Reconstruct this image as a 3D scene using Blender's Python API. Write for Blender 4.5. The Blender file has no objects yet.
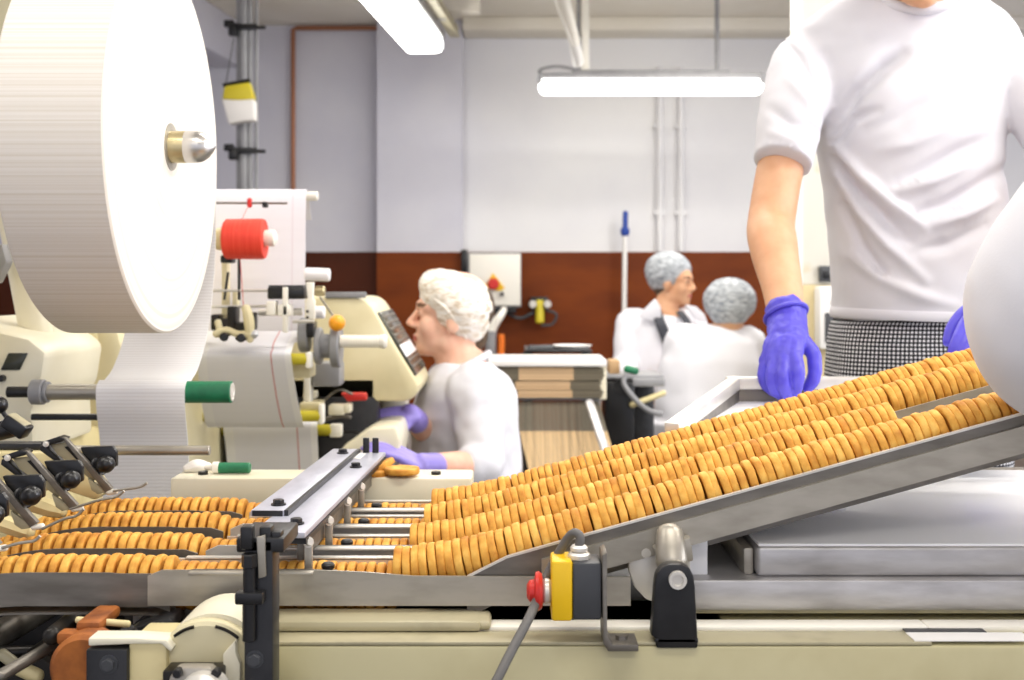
import bpy, bmesh, math, random
from mathutils import Vector, Matrix, noise
C = bpy.context.scene
COL = C.collection
PI = math.pi
R = math.radians
F, CX, HZ, CAMZ = 1150.0, 512.0, 280.0, 1.05
rnd = random.Random(7)


def at(px, py, Y):
    """world point seen at pixel (px, py) at distance Y"""
    return Vector(((px - CX) * Y / F, Y, CAMZ - (py - HZ) * Y / F))


def wx(px, Y):
    return (px - CX) * Y / F


def wz(py, Y):
    return CAMZ - (py - HZ) * Y / F


# ---------------------------------------------------------------- materials
def lin(c):
    out = []
    for v in c:
        v = v / 255.0
        out.append(v / 12.92 if v <= 0.04045 else ((v + 0.055) / 1.055) ** 2.4)
    return tuple(out) + (1.0,)


def mat(name, col, rough=0.5, metal=0.0, col2=None, nscale=12.0, nlo=0.4, nhi=0.65, stretch=None, bump=0.0, bscale=60.0,
        spec=0.5, emit=0.0, sss=0.0, detail=4.0, alpha=1.0, ecol=None):
    m = bpy.data.materials.new(name)
    m.use_nodes = True
    nt = m.node_tree
    b = nt.nodes['Principled BSDF']
    b.inputs['Base Color'].default_value = lin(col)
    b.inputs['Roughness'].default_value = rough
    b.inputs['Metallic'].default_value = metal
    b.inputs['Specular IOR Level'].default_value = spec
    b.inputs['Alpha'].default_value = alpha
    if emit:
        b.inputs['Emission Color'].default_value = lin(ecol or col)
        b.inputs['Emission Strength'].default_value = emit
    if sss:
        b.inputs['Subsurface Weight'].default_value = sss
        b.inputs['Subsurface Scale'].default_value = 0.01
    tc = None
    if col2 is not None or bump:
        tc = nt.nodes.new('ShaderNodeTexCoord')
        mp = nt.nodes.new('ShaderNodeMapping')
        nt.links.new(tc.outputs['Object'], mp.inputs['Vector'])
        if stretch:
            mp.inputs['Scale'].default_value = stretch
    if col2 is not None:
        n = nt.nodes.new('ShaderNodeTexNoise')
        n.inputs['Scale'].default_value = nscale
        n.inputs['Detail'].default_value = detail
        nt.links.new(mp.outputs['Vector'], n.inputs['Vector'])
        r = nt.nodes.new('ShaderNodeValToRGB')
        r.color_ramp.elements[0].position = nlo
        r.color_ramp.elements[1].position = nhi
        r.color_ramp.elements[0].color = lin(col)
        r.color_ramp.elements[1].color = lin(col2)
        nt.links.new(n.outputs['Fac'], r.inputs['Fac'])
        nt.links.new(r.outputs['Color'], b.inputs['Base Color'])
    if bump:
        n2 = nt.nodes.new('ShaderNodeTexNoise')
        n2.inputs['Scale'].default_value = bscale
        n2.inputs['Detail'].default_value = 3
        nt.links.new(mp.outputs['Vector'], n2.inputs['Vector'])
        bp = nt.nodes.new('ShaderNodeBump')
        bp.inputs['Strength'].default_value = bump
        bp.inputs['Distance'].default_value = 0.004
        nt.links.new(n2.outputs['Fac'], bp.inputs['Height'])
        nt.links.new(bp.outputs['Normal'], b.inputs['Normal'])
    return m


def nodes_of(m):
    return m.node_tree, m.node_tree.nodes['Principled BSDF']


M = {}
M['wall'] = mat('wall_blue_grey', (206, 205, 216), 0.5, col2=(218, 217, 224), nscale=1.3, bump=0.05, bscale=9)  # greyer, bluer tone for the left walls and back pillar
M['wall_warm'] = mat('wall_off_white', (236, 235, 234), 0.5, col2=(224, 223, 226), nscale=0.9, bump=0.05, bscale=9)
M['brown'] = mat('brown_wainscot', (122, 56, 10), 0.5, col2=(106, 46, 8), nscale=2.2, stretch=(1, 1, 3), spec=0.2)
M['brown_shaded'] = mat('shaded_brown_wainscot', (84, 38, 16), 0.5, col2=(70, 30, 12), nscale=2.2, spec=0.2)  # same brown as the other wainscot, darkened for shade on the left
M['ceiling'] = mat('ceiling_paint', (226, 219, 204), 0.7, col2=(234, 229, 218), nscale=1.2)
M['floor'] = mat('floor_resin', (120, 116, 108), 0.35, col2=(100, 96, 90), nscale=5)
M['paper'] = mat('white_paper', (240, 236, 230), 0.6, spec=0.3)
M['white'] = mat('white_enamel', (238, 236, 232), 0.4)
M['whiteplastic'] = mat('white_plastic', (244, 240, 228), 0.35)
M['cream'] = mat('cream_enamel', (226, 216, 178), 0.38, col2=(214, 202, 160), nscale=7, bump=0.03, bscale=40)
M['creamlight'] = mat('pale_cream_enamel', (240, 234, 210), 0.35, col2=(232, 224, 196), nscale=6)
M['creamworn'] = mat('worn_cream_enamel', (216, 202, 152), 0.42, col2=(188, 170, 118), nscale=14, nlo=0.5, nhi=0.8, bump=0.04, bscale=50)
M['beam'] = mat('greenish_cream_paint', (198, 190, 150), 0.45, col2=(180, 170, 128), nscale=9, nlo=0.45, nhi=0.75, bump=0.03, bscale=40)
M['ledge'] = mat('grey_cream_paint', (176, 168, 138), 0.45, col2=(150, 142, 116), nscale=18, nlo=0.5, nhi=0.72)
M['steel'] = mat('brushed_steel', (178, 172, 160), 0.38, 0.6, col2=(162, 156, 144), nscale=9, stretch=(2, 4, 6))
M['steeldark'] = mat('dull_or_shaded_steel', (132, 127, 119), 0.42, 0.6, col2=(112, 107, 99), nscale=14, stretch=(1, 3, 4))
M['steelbright'] = mat('bright_steel', (222, 218, 210), 0.32, 0.35, col2=(204, 200, 192), nscale=14)
M['alu'] = mat('aluminium_plate', (196, 194, 194), 0.4, 0.6, col2=(166, 163, 162), nscale=11, stretch=(1, 1, 4), bump=0.04, bscale=80)
M['aluwhite'] = mat('near_white_sheet', (246, 246, 248), 0.32, 0.0, col2=(242, 242, 244), nscale=4)
M['chrome'] = mat('satin_chrome', (196, 194, 190), 0.3, 0.9)
M['brass'] = mat('pale_brass', (190, 176, 136), 0.34, 0.8)
M['black'] = mat('black_steel', (26, 26, 28), 0.38, 0.2, col2=(40, 40, 42), nscale=25, bump=0.04, bscale=70)
M['blackplastic'] = mat('black_plastic', (20, 20, 22), 0.3)
M['darkgrey'] = mat('dark_grey_plastic', (62, 64, 68), 0.45)
M['greyplate'] = mat('grey_zinc_plate', (184, 185, 198), 0.36, 0.2, col2=(168, 169, 182), nscale=16, stretch=(3, 1, 1))
M['grey'] = mat('grey_paint', (150, 150, 152), 0.45, col2=(138, 138, 140), nscale=10)
M['rust'] = mat('rusty_orange_iron', (176, 104, 44), 0.6, 0.2, col2=(122, 66, 28), nscale=30, bump=0.12, bscale=80)
M['oily'] = mat('oily_black_iron', (30, 27, 24), 0.4, 0.4, col2=(70, 60, 48), nscale=20, nlo=0.5, nhi=0.8, bump=0.08, bscale=60)
M['yellow'] = mat('safety_yellow_plastic', (242, 196, 20), 0.35)
M['red'] = mat('red_plastic', (206, 44, 38), 0.35)
M['redthread'] = mat('red_thread', (228, 56, 36), 0.6, bump=0.06, bscale=300, col2=(236, 74, 50), nscale=8, stretch=(40, 1, 1))
M['orange'] = mat('orange_knob', (246, 164, 28), 0.28)
M['orangehose'] = mat('orange_hose', (238, 120, 30), 0.4)
M['green'] = mat('green_rubber', (30, 124, 82), 0.5, col2=(24, 104, 70), nscale=30)
M['yroller'] = mat('olive_yellow_roller', (196, 182, 40), 0.42)
M['bluehandle'] = mat('blue_handle', (44, 74, 160), 0.4)
M['copper'] = mat('copper_pipe', (164, 112, 84), 0.4, 0.6)
M['skin'] = mat('skin', (222, 172, 134), 0.5, col2=(210, 154, 116), nscale=22, nlo=0.35, nhi=0.75, sss=0.12, bump=0.05, bscale=160)
M['skinpale'] = mat('fair_skin', (234, 188, 162), 0.5, col2=(224, 168, 142), nscale=26, nlo=0.35, nhi=0.75, sss=0.12)
M['lips'] = mat('lips', (190, 104, 92), 0.45)
M['brow'] = mat('eyebrow_hair', (110, 78, 54), 0.7)
M['eye'] = mat('eye', (52, 42, 38), 0.2)
M['cotton'] = mat('white_cotton', (216, 215, 220), 0.8, spec=0.2, bump=0.05, bscale=500, col2=(208, 207, 213), nscale=6)
M['coat'] = mat('white_coat_cotton', (232, 232, 238), 0.8, spec=0.2, bump=0.04, bscale=400)
M['nitrile'] = mat('violet_blue_nitrile', (86, 78, 206), 0.42, col2=(74, 64, 190), nscale=20, bump=0.08, bscale=110)
M['nitrilelight'] = mat('lilac_nitrile', (150, 136, 214), 0.45, col2=(138, 124, 204), nscale=20, bump=0.06, bscale=110)
M['hair'] = mat('dark_hair', (70, 56, 44), 0.7, col2=(96, 76, 56), nscale=60, bump=0.2, bscale=200)
M['darkcloth'] = mat('dark_strap', (64, 66, 74), 0.8)
M['shoe'] = mat('shoe_leather', (30, 28, 28), 0.5)
M['board'] = mat('carton_board_tan', (198, 164, 122), 0.75, col2=(184, 148, 106), nscale=6)
M['stool'] = mat('grey_vinyl', (96, 98, 104), 0.5)
M['lamp'] = mat('lamp_diffuser', (255, 252, 246), 0.5, emit=7.0, ecol=(255, 252, 246))
M['screen'] = mat('dark_glass_screen', (58, 60, 52), 0.15, col2=(40, 42, 38), nscale=20)
M['hose'] = mat('grey_rubber_cable', (96, 94, 92), 0.5, bump=0.08, bscale=90)
M['zip'] = mat('clear_yellow_bag_top', (214, 196, 46), 0.4)
M['beige'] = mat('beige_tile', (222, 206, 160), 0.5, col2=(212, 194, 146), nscale=5)
M['stain'] = mat('stained_white_paint', (228, 224, 212), 0.5, col2=(206, 176, 96), nscale=5, nlo=0.62, nhi=0.82)


def hairnet_mat(name, c1, c2, c3):
    m = mat(name, c1, 0.75, spec=0.2)
    nt, b = nodes_of(m)
    tc = nt.nodes.new('ShaderNodeTexCoord')
    mp = nt.nodes.new('ShaderNodeMapping')
    mp.inputs['Rotation'].default_value = (0.3, 0.5, 0.9)
    mp.inputs['Scale'].default_value = (22, 40, 70)
    nt.links.new(tc.outputs['Object'], mp.inputs['Vector'])
    n = nt.nodes.new('ShaderNodeTexNoise')
    n.inputs['Scale'].default_value = 1.0
    n.inputs['Detail'].default_value = 5
    n.inputs['Distortion'].default_value = 1.2
    nt.links.new(mp.outputs['Vector'], n.inputs['Vector'])
    r = nt.nodes.new('ShaderNodeValToRGB')
    r.color_ramp.elements[0].position = 0.36
    r.color_ramp.elements[1].position = 0.66
    r.color_ramp.elements[0].color = lin(c3)
    r.color_ramp.elements[1].color = lin(c1)
    e = r.color_ramp.elements.new(0.5)
    e.color = lin(c2)
    nt.links.new(n.outputs['Fac'], r.inputs['Fac'])
    nt.links.new(r.outputs['Color'], b.inputs['Base Color'])
    bp = nt.nodes.new('ShaderNodeBump')
    bp.inputs['Strength'].default_value = 0.35
    bp.inputs['Distance'].default_value = 0.004
    nt.links.new(n.outputs['Fac'], bp.inputs['Height'])
    nt.links.new(bp.outputs['Normal'], b.inputs['Normal'])
    return m


M['net'] = hairnet_mat('white_hairnet', (246, 243, 238), (236, 228, 216), (206, 190, 168))
M['netgrey'] = hairnet_mat('greyish_hairnet', (206, 210, 214), (172, 177, 182), (138, 143, 150))


def math_node(nt, op, a, bval=None):
    n = nt.nodes.new('ShaderNodeMath')
    n.operation = op
    for i, v in enumerate((a, bval)):
        if v is None:
            continue
        if isinstance(v, (int, float)):
            n.inputs[i].default_value = v
        else:
            nt.links.new(v, n.inputs[i])
    return n.outputs[0]


def roll_mat():
    """paper wound on a roll: fine lines along the axis outside, winding rings on the ends"""
    m = mat('wound_paper', (238, 230, 214), 0.62, spec=0.25)
    nt, b = nodes_of(m)
    tc = nt.nodes.new('ShaderNodeTexCoord')
    sp = nt.nodes.new('ShaderNodeSeparateXYZ')
    nt.links.new(tc.outputs['Object'], sp.inputs[0])
    sn = nt.nodes.new('ShaderNodeSeparateXYZ')
    nt.links.new(tc.outputs['Normal'], sn.inputs[0])
    y, z = sp.outputs[1], sp.outputs[2]
    ang = math_node(nt, 'MULTIPLY', math_node(nt, 'ARCTAN2', z, y), 60.0)
    rad = math_node(nt, 'SQRT', math_node(nt, 'ADD', math_node(nt, 'MULTIPLY', y, y), math_node(nt, 'MULTIPLY', z, z)))
    rad = math_node(nt, 'MULTIPLY', rad, 130.0)
    isface = math_node(nt, 'GREATER_THAN', math_node(nt, 'ABSOLUTE', sn.outputs[0]), 0.7)

    def n1(w, det, sc=1.0):
        n = nt.nodes.new('ShaderNodeTexNoise')
        n.noise_dimensions = '1D'
        n.inputs['Scale'].default_value = sc
        n.inputs['Detail'].default_value = det
        nt.links.new(w, n.inputs['W'])
        return n.outputs['Fac']
    na, nr = n1(ang, 3), n1(rad, 4)
    mx = nt.nodes.new('ShaderNodeMix')
    nt.links.new(isface, mx.inputs[0])
    nt.links.new(na, mx.inputs[2])
    nt.links.new(nr, mx.inputs[3])
    v = mx.outputs[0]
    r = nt.nodes.new('ShaderNodeValToRGB')
    r.color_ramp.elements[0].position = 0.3
    r.color_ramp.elements[1].position = 0.6
    r.color_ramp.elements[0].color = lin((226, 218, 204))
    r.color_ramp.elements[1].color = lin((238, 232, 223))
    nt.links.new(v, r.inputs['Fac'])
    nt.links.new(r.outputs['Color'], b.inputs['Base Color'])
    bp = nt.nodes.new('ShaderNodeBump')
    bp.inputs['Strength'].default_value = 0.06
    bp.inputs['Distance'].default_value = 0.002
    nt.links.new(v, bp.inputs['Height'])
    nt.links.new(bp.outputs['Normal'], b.inputs['Normal'])
    return m


M['roll'] = roll_mat()


def web_mat(name, c1, c2, freq, red=None, bump=0.2):
    """paper web with fine ribs across its run (u = length run in metres, v = 0..1 across)"""
    m = mat(name, c1, 0.6, spec=0.25)
    nt, b = nodes_of(m)
    uv = nt.nodes.new('ShaderNodeUVMap')
    sp = nt.nodes.new('ShaderNodeSeparateXYZ')
    nt.links.new(uv.outputs[0], sp.inputs[0])
    s = math_node(nt, 'SINE', math_node(nt, 'MULTIPLY', sp.outputs[0], freq * 2 * PI))
    s = math_node(nt, 'ADD', math_node(nt, 'MULTIPLY', s, 0.5), 0.5)
    mx = nt.nodes.new('ShaderNodeMix')
    mx.data_type = 'RGBA'
    nt.links.new(math_node(nt, 'POWER', s, 3.0), mx.inputs[0])
    mx.inputs[6].default_value = lin(c1)
    mx.inputs[7].default_value = lin(c2)
    out = mx.outputs[2]
    for (v0, v1, col) in (red or []):
        g = math_node(nt, 'MULTIPLY', math_node(nt, 'GREATER_THAN', sp.outputs[1], v0), math_node(nt, 'LESS_THAN', sp.outputs[1], v1))
        m2 = nt.nodes.new('ShaderNodeMix')
        m2.data_type = 'RGBA'
        nt.links.new(g, m2.inputs[0])
        nt.links.new(out, m2.inputs[6])
        m2.inputs[7].default_value = lin(col)
        out = m2.outputs[2]
    nt.links.new(out, b.inputs['Base Color'])
    bp = nt.nodes.new('ShaderNodeBump')
    bp.inputs['Strength'].default_value = bump
    bp.inputs['Distance'].default_value = 0.002
    nt.links.new(s, bp.inputs['Height'])
    nt.links.new(bp.outputs['Normal'], b.inputs['Normal'])
    return m


M['web'] = web_mat('ribbed_white_web', (238, 236, 236), (226, 223, 222), 170, bump=0.05)
M['webgrey'] = web_mat('greyish_label_web', (226, 226, 232), (225, 225, 231), 45,
                       red=[(0.78, 0.792, (196, 120, 124)), (0.93, 1.0, (236, 236, 238)), (0.0, 0.1, (232, 232, 234))], bump=0.0)
M['webwhite'] = web_mat('white_label_web', (240, 239, 246), (239, 238, 245), 40, red=[(0.86, 0.875, (232, 226, 234))], bump=0.0)


def check_mat():
    m = mat('black_white_check', (240, 240, 240), 0.85, spec=0.15)
    nt, b = nodes_of(m)
    uv = nt.nodes.new('ShaderNodeUVMap')
    sp = nt.nodes.new('ShaderNodeSeparateXYZ')
    nt.links.new(uv.outputs[0], sp.inputs[0])
    per = 1 / 0.0077

    def stripe(o):
        return math_node(nt, 'LESS_THAN', math_node(nt, 'FRACT', math_node(nt, 'MULTIPLY', o, per)), 0.52)
    s = math_node(nt, 'ADD', stripe(sp.outputs[0]), stripe(sp.outputs[1]))
    r = nt.nodes.new('ShaderNodeValToRGB')
    r.color_ramp.interpolation = 'CONSTANT'
    r.color_ramp.elements[0].position = 0.0
    r.color_ramp.elements[0].color = lin((238, 238, 240))
    r.color_ramp.elements[1].position = 0.4
    r.color_ramp.elements[1].color = lin((92, 92, 96))
    e = r.color_ramp.elements.new(0.8)
    e.color = lin((26, 26, 30))
    nt.links.new(math_node(nt, 'MULTIPLY', s, 0.5), r.inputs['Fac'])
    nt.links.new(r.outputs['Color'], b.inputs['Base Color'])
    return m


M['check'] = check_mat()


def biscuit_mat():
    m = mat('baked_biscuit', (224, 160, 66), 0.6, spec=0.25)
    nt, b = nodes_of(m)
    tc = nt.nodes.new('ShaderNodeTexCoord')
    oi = nt.nodes.new('ShaderNodeObjectInfo')
    n = nt.nodes.new('ShaderNodeTexNoise')
    n.noise_dimensions = '4D'
    n.inputs['Scale'].default_value = 60
    n.inputs['Detail'].default_value = 4
    nt.links.new(tc.outputs['Object'], n.inputs['Vector'])
    nt.links.new(math_node(nt, 'MULTIPLY', oi.outputs['Random'], 50.0), n.inputs['W'])
    t = math_node(nt, 'ADD', n.outputs['Fac'], math_node(nt, 'MULTIPLY', math_node(nt, 'SUBTRACT', oi.outputs['Random'], 0.5), 0.11))
    r = nt.nodes.new('ShaderNodeValToRGB')
    r.color_ramp.elements[0].position = 0.3
    r.color_ramp.elements[1].position = 0.7
    r.color_ramp.elements[0].color = lin((190, 126, 48))
    r.color_ramp.elements[1].color = lin((238, 190, 98))
    e = r.color_ramp.elements.new(0.5)
    e.color = lin((219, 161, 70))
    nt.links.new(t, r.inputs['Fac'])
    nt.links.new(r.outputs['Color'], b.inputs['Base Color'])
    n2 = nt.nodes.new('ShaderNodeTexNoise')
    n2.inputs['Scale'].default_value = 260
    n2.inputs['Detail'].default_value = 3
    nt.links.new(tc.outputs['Object'], n2.inputs['Vector'])
    bp = nt.nodes.new('ShaderNodeBump')
    bp.inputs['Strength'].default_value = 0.35
    bp.inputs['Distance'].default_value = 0.0015
    nt.links.new(n2.outputs['Fac'], bp.inputs['Height'])
    nt.links.new(bp.outputs['Normal'], b.inputs['Normal'])
    return m


M['biscuit'] = biscuit_mat()


def bands_mat(name, axis, bands, fine=0.0, base=(198, 164, 122)):
    """bands of printed colour along one object axis: [(from, colour)]; fine = sheet edges per metre on z"""
    m = mat(name, base, 0.75)
    nt, b = nodes_of(m)
    tc = nt.nodes.new('ShaderNodeTexCoord')
    sp = nt.nodes.new('ShaderNodeSeparateXYZ')
    nt.links.new(tc.outputs['Object'], sp.inputs[0])
    o = sp.outputs[axis]
    out = None
    for (v0, col) in bands:
        if out is None:
            rgb = nt.nodes.new('ShaderNodeRGB')
            rgb.outputs[0].default_value = lin(col)
            out = rgb.outputs[0]
            continue
        m2 = nt.nodes.new('ShaderNodeMix')
        m2.data_type = 'RGBA'
        nt.links.new(math_node(nt, 'GREATER_THAN', o, v0), m2.inputs[0])
        nt.links.new(out, m2.inputs[6])
        m2.inputs[7].default_value = lin(col)
        out = m2.outputs[2]
    if fine:
        n = nt.nodes.new('ShaderNodeTexNoise')
        n.noise_dimensions = '1D'
        n.inputs['Scale'].default_value = fine
        nt.links.new(sp.outputs[0 if axis != 0 else 2], n.inputs['W'])
        m3 = nt.nodes.new('ShaderNodeMix')
        m3.data_type = 'RGBA'
        m3.blend_type = 'MULTIPLY'
        m3.inputs[0].default_value = 0.7
        nt.links.new(out, m3.inputs[6])
        r = nt.nodes.new('ShaderNodeValToRGB')
        r.color_ramp.elements[0].position = 0.35
        r.color_ramp.elements[1].position = 0.6
        r.color_ramp.elements[0].color = (0.55, 0.55, 0.55, 1)
        r.color_ramp.elements[1].color = (1, 1, 1, 1)
        nt.links.new(n.outputs['Fac'], r.inputs['Fac'])
        nt.links.new(r.outputs['Color'], m3.inputs[7])
        out = m3.outputs[2]
    nt.links.new(out, b.inputs['Base Color'])
    return m


# ---------------------------------------------------------------- mesh builder
class MB:
    def __init__(s):
        s.v, s.f, s.uv, s.mi = [], [], {}, {}

    def add(s, vs, fs, uvs=None, mi=0):
        o = len(s.v)
        s.v += [Vector(p) for p in vs]
        for i, f in enumerate(fs):
            if mi:
                s.mi[len(s.f)] = mi
            if uvs:
                s.uv[len(s.f)] = uvs[i]
            s.f.append([o + k for k in f])
        return s

    def bm(s, b, mi=0):
        b.verts.index_update()
        s.add([v.co.copy() for v in b.verts], [[v.index for v in f.verts] for f in b.faces], mi=mi)
        b.free()
        return s

    def box(s, x0, x1, y0, y1, z0, z1, bev=0.0, mtx=None, seg=2, mi=0):
        b = bmesh.new()
        bmesh.ops.create_cube(b, size=1.0)
        for v in b.verts:
            v.co = Vector((x0 + (v.co.x + .5) * (x1 - x0), y0 + (v.co.y + .5) * (y1 - y0), z0 + (v.co.z + .5) * (z1 - z0)))
        if bev:
            bmesh.ops.bevel(b, geom=list(b.edges), offset=bev, segments=seg, affect='EDGES', profile=0.5)
        if mtx is not None:
            for v in b.verts:
                v.co = mtx @ v.co
        return s.bm(b, mi)

    def obox(s, c, ax, ay, az, hx, hy, hz, bev=0.0):
        """box with centre c, axes ax ay az and half sizes"""
        m = Matrix((ax, ay, az)).transposed().to_4x4()
        m.translation = c
        return s.box(-hx, hx, -hy, hy, -hz, hz, bev, mtx=m)

    def prism(s, poly, axis, d0, d1, bev=0.0):
        """polygon (2 coords) run along 'x','y' or 'z' from d0 to d1"""
        def p(a, b_, d):
            return {'x': (d, a, b_), 'y': (a, d, b_), 'z': (a, b_, d)}[axis]
        n = len(poly)
        b = bmesh.new()
        v0 = [b.verts.new(p(q[0], q[1], d0)) for q in poly]
        v1 = [b.verts.new(p(q[0], q[1], d1)) for q in poly]
        b.faces.new(v0)
        b.faces.new(v1[::-1])
        for i in range(n):
            b.faces.new((v0[i], v1[i], v1[(i + 1) % n], v0[(i + 1) % n]))
        bmesh.ops.recalc_face_normals(b, faces=list(b.faces))
        if bev:
            bmesh.ops.bevel(b, geom=list(b.edges), offset=bev, segments=2, affect='EDGES', profile=0.5)
        bmesh.ops.triangulate(b, faces=[f for f in b.faces if len(f.verts) > 4])
        return s.bm(b)

    def lathe(s, prof, p, d, seg=24, ref=None):
        """profile [(along, radius)] turned about the axis through p along d"""
        d = Vector(d).normalized()
        p = Vector(p)
        u = Vector(ref) if ref else (Vector((0, 0, 1)) if abs(d.z) < .9 else Vector((1, 0, 0)))
        u = (u - d * u.dot(d)).normalized()
        w = d.cross(u)
        vs, fs = [], []
        for (a, r) in prof:
            for k in range(seg):
                t = 2 * PI * k / seg
                vs.append(p + d * a + (u * math.cos(t) + w * math.sin(t)) * max(r, 1e-5))
        n = len(prof)
        for i in range(n - 1):
            for k in range(seg):
                k2 = (k + 1) % seg
                fs.append((i * seg + k, i * seg + k2, (i + 1) * seg + k2, (i + 1) * seg + k))
        if prof[0][1] > 1e-4:
            fs.append(tuple(range(seg))[::-1])
        if prof[-1][1] > 1e-4:
            fs.append(tuple((n - 1) * seg + k for k in range(seg)))
        return s.add(vs, fs)

    def cyl(s, p0, p1, r, seg=20, bev=0.0):
        p0, p1 = Vector(p0), Vector(p1)
        L = (p1 - p0).length
        b = min(bev, L * .4, r * .5)
        pr = [(0, r - b), (b, r), (L - b, r), (L, r - b)] if b else [(0, r), (L, r)]
        return s.lathe(pr, p0, p1 - p0, seg)

    def hexbolt(s, p, d, r, h):
        s.lathe([(0, r * 1.35), (h * .25, r * 1.35)], p, d, 16)
        return s.lathe([(h * .25, r), (h * .9, r), (h, r * .85)], p, d, 6)

    def tube(s, pts, r, seg=10, smooth=4):
        pts = [Vector(p) for p in pts]
        if smooth and len(pts) > 2:
            pts = crom(pts, smooth)
        return s.limb(pts, [r] * len(pts), seg=seg, cap=False, sub=0)

    def limb(s, pts, rads, seg=16, cap=True, side=None, sub=4, capk=0.8):
        """tapering round or oval limb along points; rads = r or (r_side, r_other)"""
        pts = [Vector(p) for p in pts]
        rads = [(r, r) if isinstance(r, (int, float)) else tuple(r) for r in rads]
        if sub and len(pts) > 2:
            ext = [Vector((p.x, p.y, p.z, )) for p in pts]
            n = len(pts)
            P = crom(ext, sub)
            A = crom([Vector((r[0], r[1], 0)) for r in rads], sub)
            pts, rads = P, [(max(a.x, .0005), max(a.y, .0005)) for a in A]
        n = len(pts)
        tang = []
        for i in range(n):
            t = pts[min(i + 1, n - 1)] - pts[max(i - 1, 0)]
            tang.append(t.normalized())
        ref = Vector(side) if side else (Vector((1, 0, 0)) if abs(tang[0].x) < .8 else Vector((0, 1, 0)))
        rings = []
        if cap:
            for q in (.985, .8, .45):
                rings.append((pts[0] - tang[0] * min(rads[0]) * q * capk, rads[0], math.sqrt(max(1 - q * q, .0)), tang[0]))
        for i in range(n):
            rings.append((pts[i], rads[i], 1.0, tang[i]))
        if cap:
            for q in (.45, .8, .985):
                rings.append((pts[-1] + tang[-1] * min(rads[-1]) * q * capk, rads[-1], math.sqrt(max(1 - q * q, .0)), tang[-1]))
        vs, fs = [], []
        u = (ref - tang[0] * ref.dot(tang[0])).normalized()
        for (c, r, k, t) in rings:
            u = (u - t * u.dot(t)).normalized()
            w = t.cross(u)
            for j in range(seg):
                a = 2 * PI * j / seg
                vs.append(c + u * (math.cos(a) * r[0] * k) + w * (math.sin(a) * r[1] * k))
        m = len(rings)
        for i in range(m - 1):
            for j in range(seg):
                j2 = (j + 1) % seg
                fs.append((i * seg + j, i * seg + j2, (i + 1) * seg + j2, (i + 1) * seg + j))
        fs.append(tuple(range(seg))[::-1])
        fs.append(tuple((m - 1) * seg + j for j in range(seg)))
        return s.add(vs, fs)

    def ball(s, c, r, axes=None, seg=20, rings=12):
        """ellipsoid; r scalar or 3 radii along axes (default world)"""
        r = (r, r, r) if isinstance(r, (int, float)) else r
        ax = axes or (Vector((1, 0, 0)), Vector((0, 1, 0)), Vector((0, 0, 1)))
        c = Vector(c)
        b = bmesh.new()
        bmesh.ops.create_uvsphere(b, u_segments=seg, v_segments=rings, radius=1.0)
        for v in b.verts:
            q = v.co.copy()
            v.co = c + ax[0] * (q.x * r[0]) + ax[1] * (q.y * r[1]) + ax[2] * (q.z * r[2])
        return s.bm(b)

    def loft(s, rings, seg=32, uvscale=True, power=2.0):
        """rings (cx, cy, z, rx, ry) of super-ellipses, closed at both ends, uv in metres"""
        vs, fs, uvs = [], [], []
        L = []
        for (cx, cy, z, rx, ry) in rings:
            for j in range(seg):
                a = 2 * PI * j / seg
                ca, sa = math.cos(a), math.sin(a)
                e = 2.0 / power
                vs.append((cx + rx * math.copysign(abs(ca) ** e, ca), cy + ry * math.copysign(abs(sa) ** e, sa), z))
            L.append((rx + ry) / 2)
        mid = vs[(len(rings) // 2) * seg:(len(rings) // 2 + 1) * seg]
        cum = [0.0]
        for j in range(seg):
            p, q = mid[j], mid[(j + 1) % seg]
            cum.append(cum[-1] + math.hypot(q[0] - p[0], q[1] - p[1]))
        for i in range(len(rings) - 1):
            for j in range(seg):
                j2 = (j + 1) % seg
                fs.append((i * seg + j, i * seg + j2, (i + 1) * seg + j2, (i + 1) * seg + j))
                ua, ub = cum[j], cum[j + 1]
                uvs.append([(ua, rings[i][2]), (ub, rings[i][2]), (ub, rings[i + 1][2]), (ua, rings[i + 1][2])])
        fs.append(tuple(range(seg))[::-1])
        uvs.append([(0, 0)] * seg)
        fs.append(tuple((len(rings) - 1) * seg + j for j in range(seg)))
        uvs.append([(0, 0)] * seg)
        return s.add(vs, fs, uvs)

    def sheet(s, rows, thick=0.0012, nv=6, sag=None):
        """web through rows (x0, x1, y, z): thin sheet with real thickness, uv = (run, across)"""
        P = crom([Vector((a, b, y)) for (a, b, y, z) in rows], 8)
        Z = crom([Vector((z, 0, 0)) for (a, b, y, z) in rows], 8)
        run, acc = [0.0], 0.0
        for i in range(1, len(P)):
            acc += math.hypot(P[i].z - P[i - 1].z, Z[i].x - Z[i - 1].x)
            run.append(acc)
        n = len(P)
        g = []
        for i in range(n):
            i0, i1 = max(i - 1, 0), min(i + 1, n - 1)
            ty, tz = P[i1].z - P[i0].z, Z[i1].x - Z[i0].x
            l = math.hypot(ty, tz) or 1
            g.append((-tz / l, ty / l))
        vs, fs, uvs = [], [], []
        for side in (0, 1):
            for i in range(n):
                for j in range(nv + 1):
                    t = j / nv
                    vs.append((P[i].x * (1 - t) + P[i].y * t, P[i].z + g[i][0] * thick * side, Z[i].x + g[i][1] * thick * side))
        o = n * (nv + 1)

        def q(side, i, j):
            return side * o + i * (nv + 1) + j
        for side in (0, 1):
            for i in range(n - 1):
                for j in range(nv):
                    f = [q(side, i, j), q(side, i, j + 1), q(side, i + 1, j + 1), q(side, i + 1, j)]
                    u = [(run[i], j / nv), (run[i], (j + 1) / nv), (run[i + 1], (j + 1) / nv), (run[i + 1], j / nv)]
                    if side:
                        f, u = f[::-1], u[::-1]
                    fs.append(f)
                    uvs.append(u)
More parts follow.
